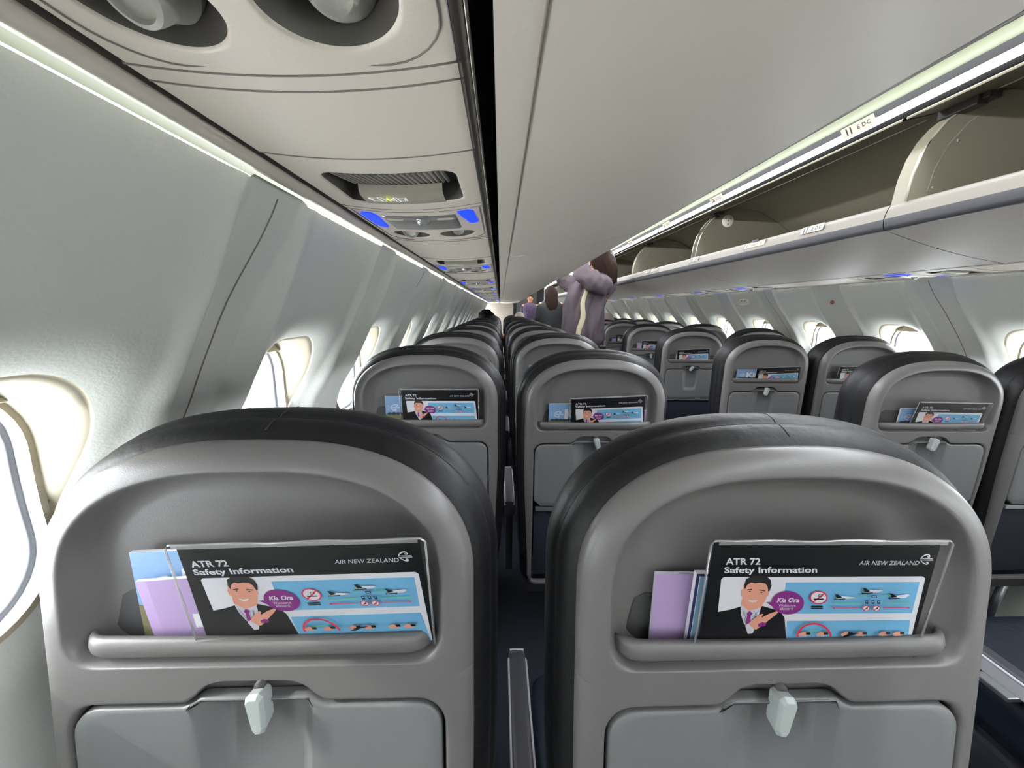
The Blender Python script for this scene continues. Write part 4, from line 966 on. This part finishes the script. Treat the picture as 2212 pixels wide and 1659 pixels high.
# --- cabin crew member facing the viewer at the front doorway
x, y = -.09, 9.0
body = skin_body('person', [[(x, y, .85, .12), (x, y, 1.0, .095), (x, y, 1.15, .11), (x, y, 1.28, .115), (x, y, 1.36, .048), (x, y, 1.41, .045), (x, y, 1.47, .075), (x, y, 1.525, .068)]] + legs_of(x, y, .85)
    + [[(x, y, 1.28, .115), (x+s*.155, y, 1.31, .05), (x+s*.19, y, 1.08, .040), (x+s*.15, y-.12, .95, .030), (x+s*.08, y-.16, .94, .024)] for s in (-1, 1)]
    + hand((x-.08, y-.16, .94), (1, -.2, 0), (0, 0, 1)) + hand((x+.08, y-.16, .94), (-1, -.2, .2), (0, 0, 1)), M_SKINP)
tag(body, 'person in a purple and black patterned shirt facing the camera by the doorway', 'person')
MP = mat('patterned_shirt', '35123f', .7); nt = MP.node_tree; vo = nt.nodes.new('ShaderNodeTexVoronoi'); vo.feature = 'DISTANCE_TO_EDGE'; vo.inputs['Scale'].default_value = 17
tc = nt.nodes.new('ShaderNodeTexCoord'); cr = nt.nodes.new('ShaderNodeValToRGB'); cr.color_ramp.elements[0].position = .05; cr.color_ramp.elements[0].color = (.04, .007, .055, 1); cr.color_ramp.elements[1].position = .12; cr.color_ramp.elements[1].color = (.012, .008, .018, 1)
nt.links.new(tc.outputs['Object'], vo.inputs['Vector']); nt.links.new(vo.outputs['Distance'], cr.inputs[0]); nt.links.new(cr.outputs[0], nt.nodes['Principled BSDF'].inputs['Base Color'])
m = MB(); m.rings(loft_z([(.84, x, y, .165, .13), (.98, x, y, .150, .12), (1.12, x, y, .165, .125), (1.23, x, y, .185, .125), (1.31, x, y, .175, .11), (1.36, x, y, .115, .085), (1.385, x, y, .058, .055)], fold=.015), cap0=True, cap1=True)
sh = m.build('shirt', MP, body)
for s in (-1, 1): skin_body('sleeve', [[(x+s*.12, y, 1.30, .06), (x+s*.165, y, 1.28, .058), (x+s*.192, y, 1.09, .050)]], MP, sh)
m = MB(); R = []
for i in range(1, 9):
    ph = math.pi*.60*i/9; R.append([(x+.084*math.sin(ph)*math.cos(t), y+.020+.084*math.sin(ph)*math.sin(t)*(1 if math.sin(t) > 0 else .72), 1.505+.085*math.cos(ph)) for t in np.linspace(0, 6.283, 28, endpoint=False)])
m.rings(R, cap0=True, cap1=True); m.build('hair', M_HAIRB, body); head_parts(body, (x, y, 1.49), .076, (0, -1, 0), M_SKINP)
skin_body('trousers', [[(x, y, .86, .12), (x+s*.085, y, .78, .10), (x+s*.09, y-.01, .50, .070), (x+s*.085, y, .12, .06)] for s in (-1, 1)], M_BLK, body)
# --- seated passengers, heads just above the headrests
def seated(x, y, ztop, label, hair, skin, top, arm_out=False, r=.10, seed=1, wide=1.0):
    zc = ztop-.115; hip = .50
    ch = [[(x, y, hip, .14), (x, y-.03, .72, .12), (x, y-.02, .88, .12), (x, y, 1-.03, .055), (x, y+.01, zc-.03 if zc-.03 > .985 else .985, .07), (x, y+.015, zc+.03, .075)]]
    for s in (-1, 1):
        ch.append([(x, y, hip, .14), (x+s*.10, y+.08, .48, .09), (x+s*.10, y+.42, .50, .065), (x+s*.10, y+.44, .10, .045), (x+s*.10, y+.55, .05, .035)])
        if arm_out and s > 0: a = [(x, y-.02, .88, .12), (x+.18, y-.02, .90, .055), (x+.24, y+.0, .84, .045), (x+.22, y+.24, .74, .032)]
        else: a = [(x, y-.02, .88, .12), (x+s*.17, y-.02, .90, .052), (x+s*.19, y+.05, .68, .042), (x+s*.12, y+.28, .60, .030)]
        ch.append(a); e = a[-1]; ch += hand(e[:3], (0, 1, -.1), (-s, 0, 0))
    b = skin_body('person', ch, skin); tag(b, label, 'person')
    m = MB(); m.rings(loft_z([(.50, x, y, .17, .13), (.65, x, y-.02, .17, .125), (.80, x, y-.02, .195, .125), (.90, x, y-.02, .20, .11), (.955, x, y, .12, .085), (.98, x, y, .06, .06)], fold=.02), cap0=True, cap1=True); m.build('top', top, b)
    m = hair_cap((x, y, zc), r*wide, r*1.08, .112, seed=seed, rough=.22); m.build('hair', hair, b)
    head_parts(b, (x, y+.015, zc), .08, (0, 1, 0), skin)
    return b
seated(-.957, 5.19, 1.235, 'person with thick black hair seated by the left windows, arm past the seat', M_HAIRK, M_SKIND, mat('dark_top', '241d1c', .8), arm_out=True, r=.105, seed=2)
seated(-.445, 6.68, 1.195, 'person with white hair seated in front of the crew member', M_HAIRW, M_SKINP, mat('beige_top', 'a09a8c', .8), r=.088, seed=4)
seated(.645, 5.22, 1.205, 'person with tousled grey hair just above a right aisle headrest', M_HAIRG, M_SKINP, mat('beige_top', '', .8), r=.10, seed=8, wide=1.15)
# ------------------------------------------------------------------ small things on the walls
m = MB(); R = []
for x_, s_ in ((.002, 1.1), (-.012, 1), (-.016, .85)):
    R.append([(wx(1.30, 1)+x_, 2.93+u*s_, 1.302+v*s_-.02*0) for u, v in rrect(-.055, .055, -.022, .022, .010, 4)])
m.rings(R, cap1=True); o = m.build('oxygen_panel', mat('beige_panel', 'd9d5c8', .45)); tag(o, 'small raised beige box high on the right wall above the windows', 'wall box')
m = MB(); m.box(wx(1.30, 1)-.018, wx(1.30, 1)-.0155, 2.90, 2.92, 1.306, 1.310); m.box(wx(1.30, 1)-.018, wx(1.30, 1)-.0155, 2.94, 2.96, 1.306, 1.310); m.build('slots', M_GAP, o, smooth=False)
m = MB(); m.rings([[(wx(1.285, 1)+.012-w, 2.17+r_*math.cos(t), 1.285+r_*math.sin(t)) for t in np.linspace(0, 6.283, 20, endpoint=False)] for r_, w in ((.011, 0), (.011, .004))], cap1=True)
o = m.build('wall_button', mat('red_brown_button', '9a4a42', .5)); tag(o, 'small red round marker on the right wall above a window', 'marker')

# seat belt lying on the nearest right aisle seat
s = SEATS['C', 0]; m = MB(); bx, by = .345-XS['C'], .675-s.location.y
m.rings([[(bx+t*.05+k*.018, by+.10-t*.16+k*.006, .4065+.003*math.sin(t*9)) for k in (-1, 1)] for t in np.linspace(-.6, 3, 14)], closed=False)
sb = m.build('seat_belt', M_GAP, s)
m = MB(); m.box(bx-.024, bx+.024, by-.02, by+.045, .407, .417); m.build('buckle', M_METAL, sb, bevel=.003, smooth=False)
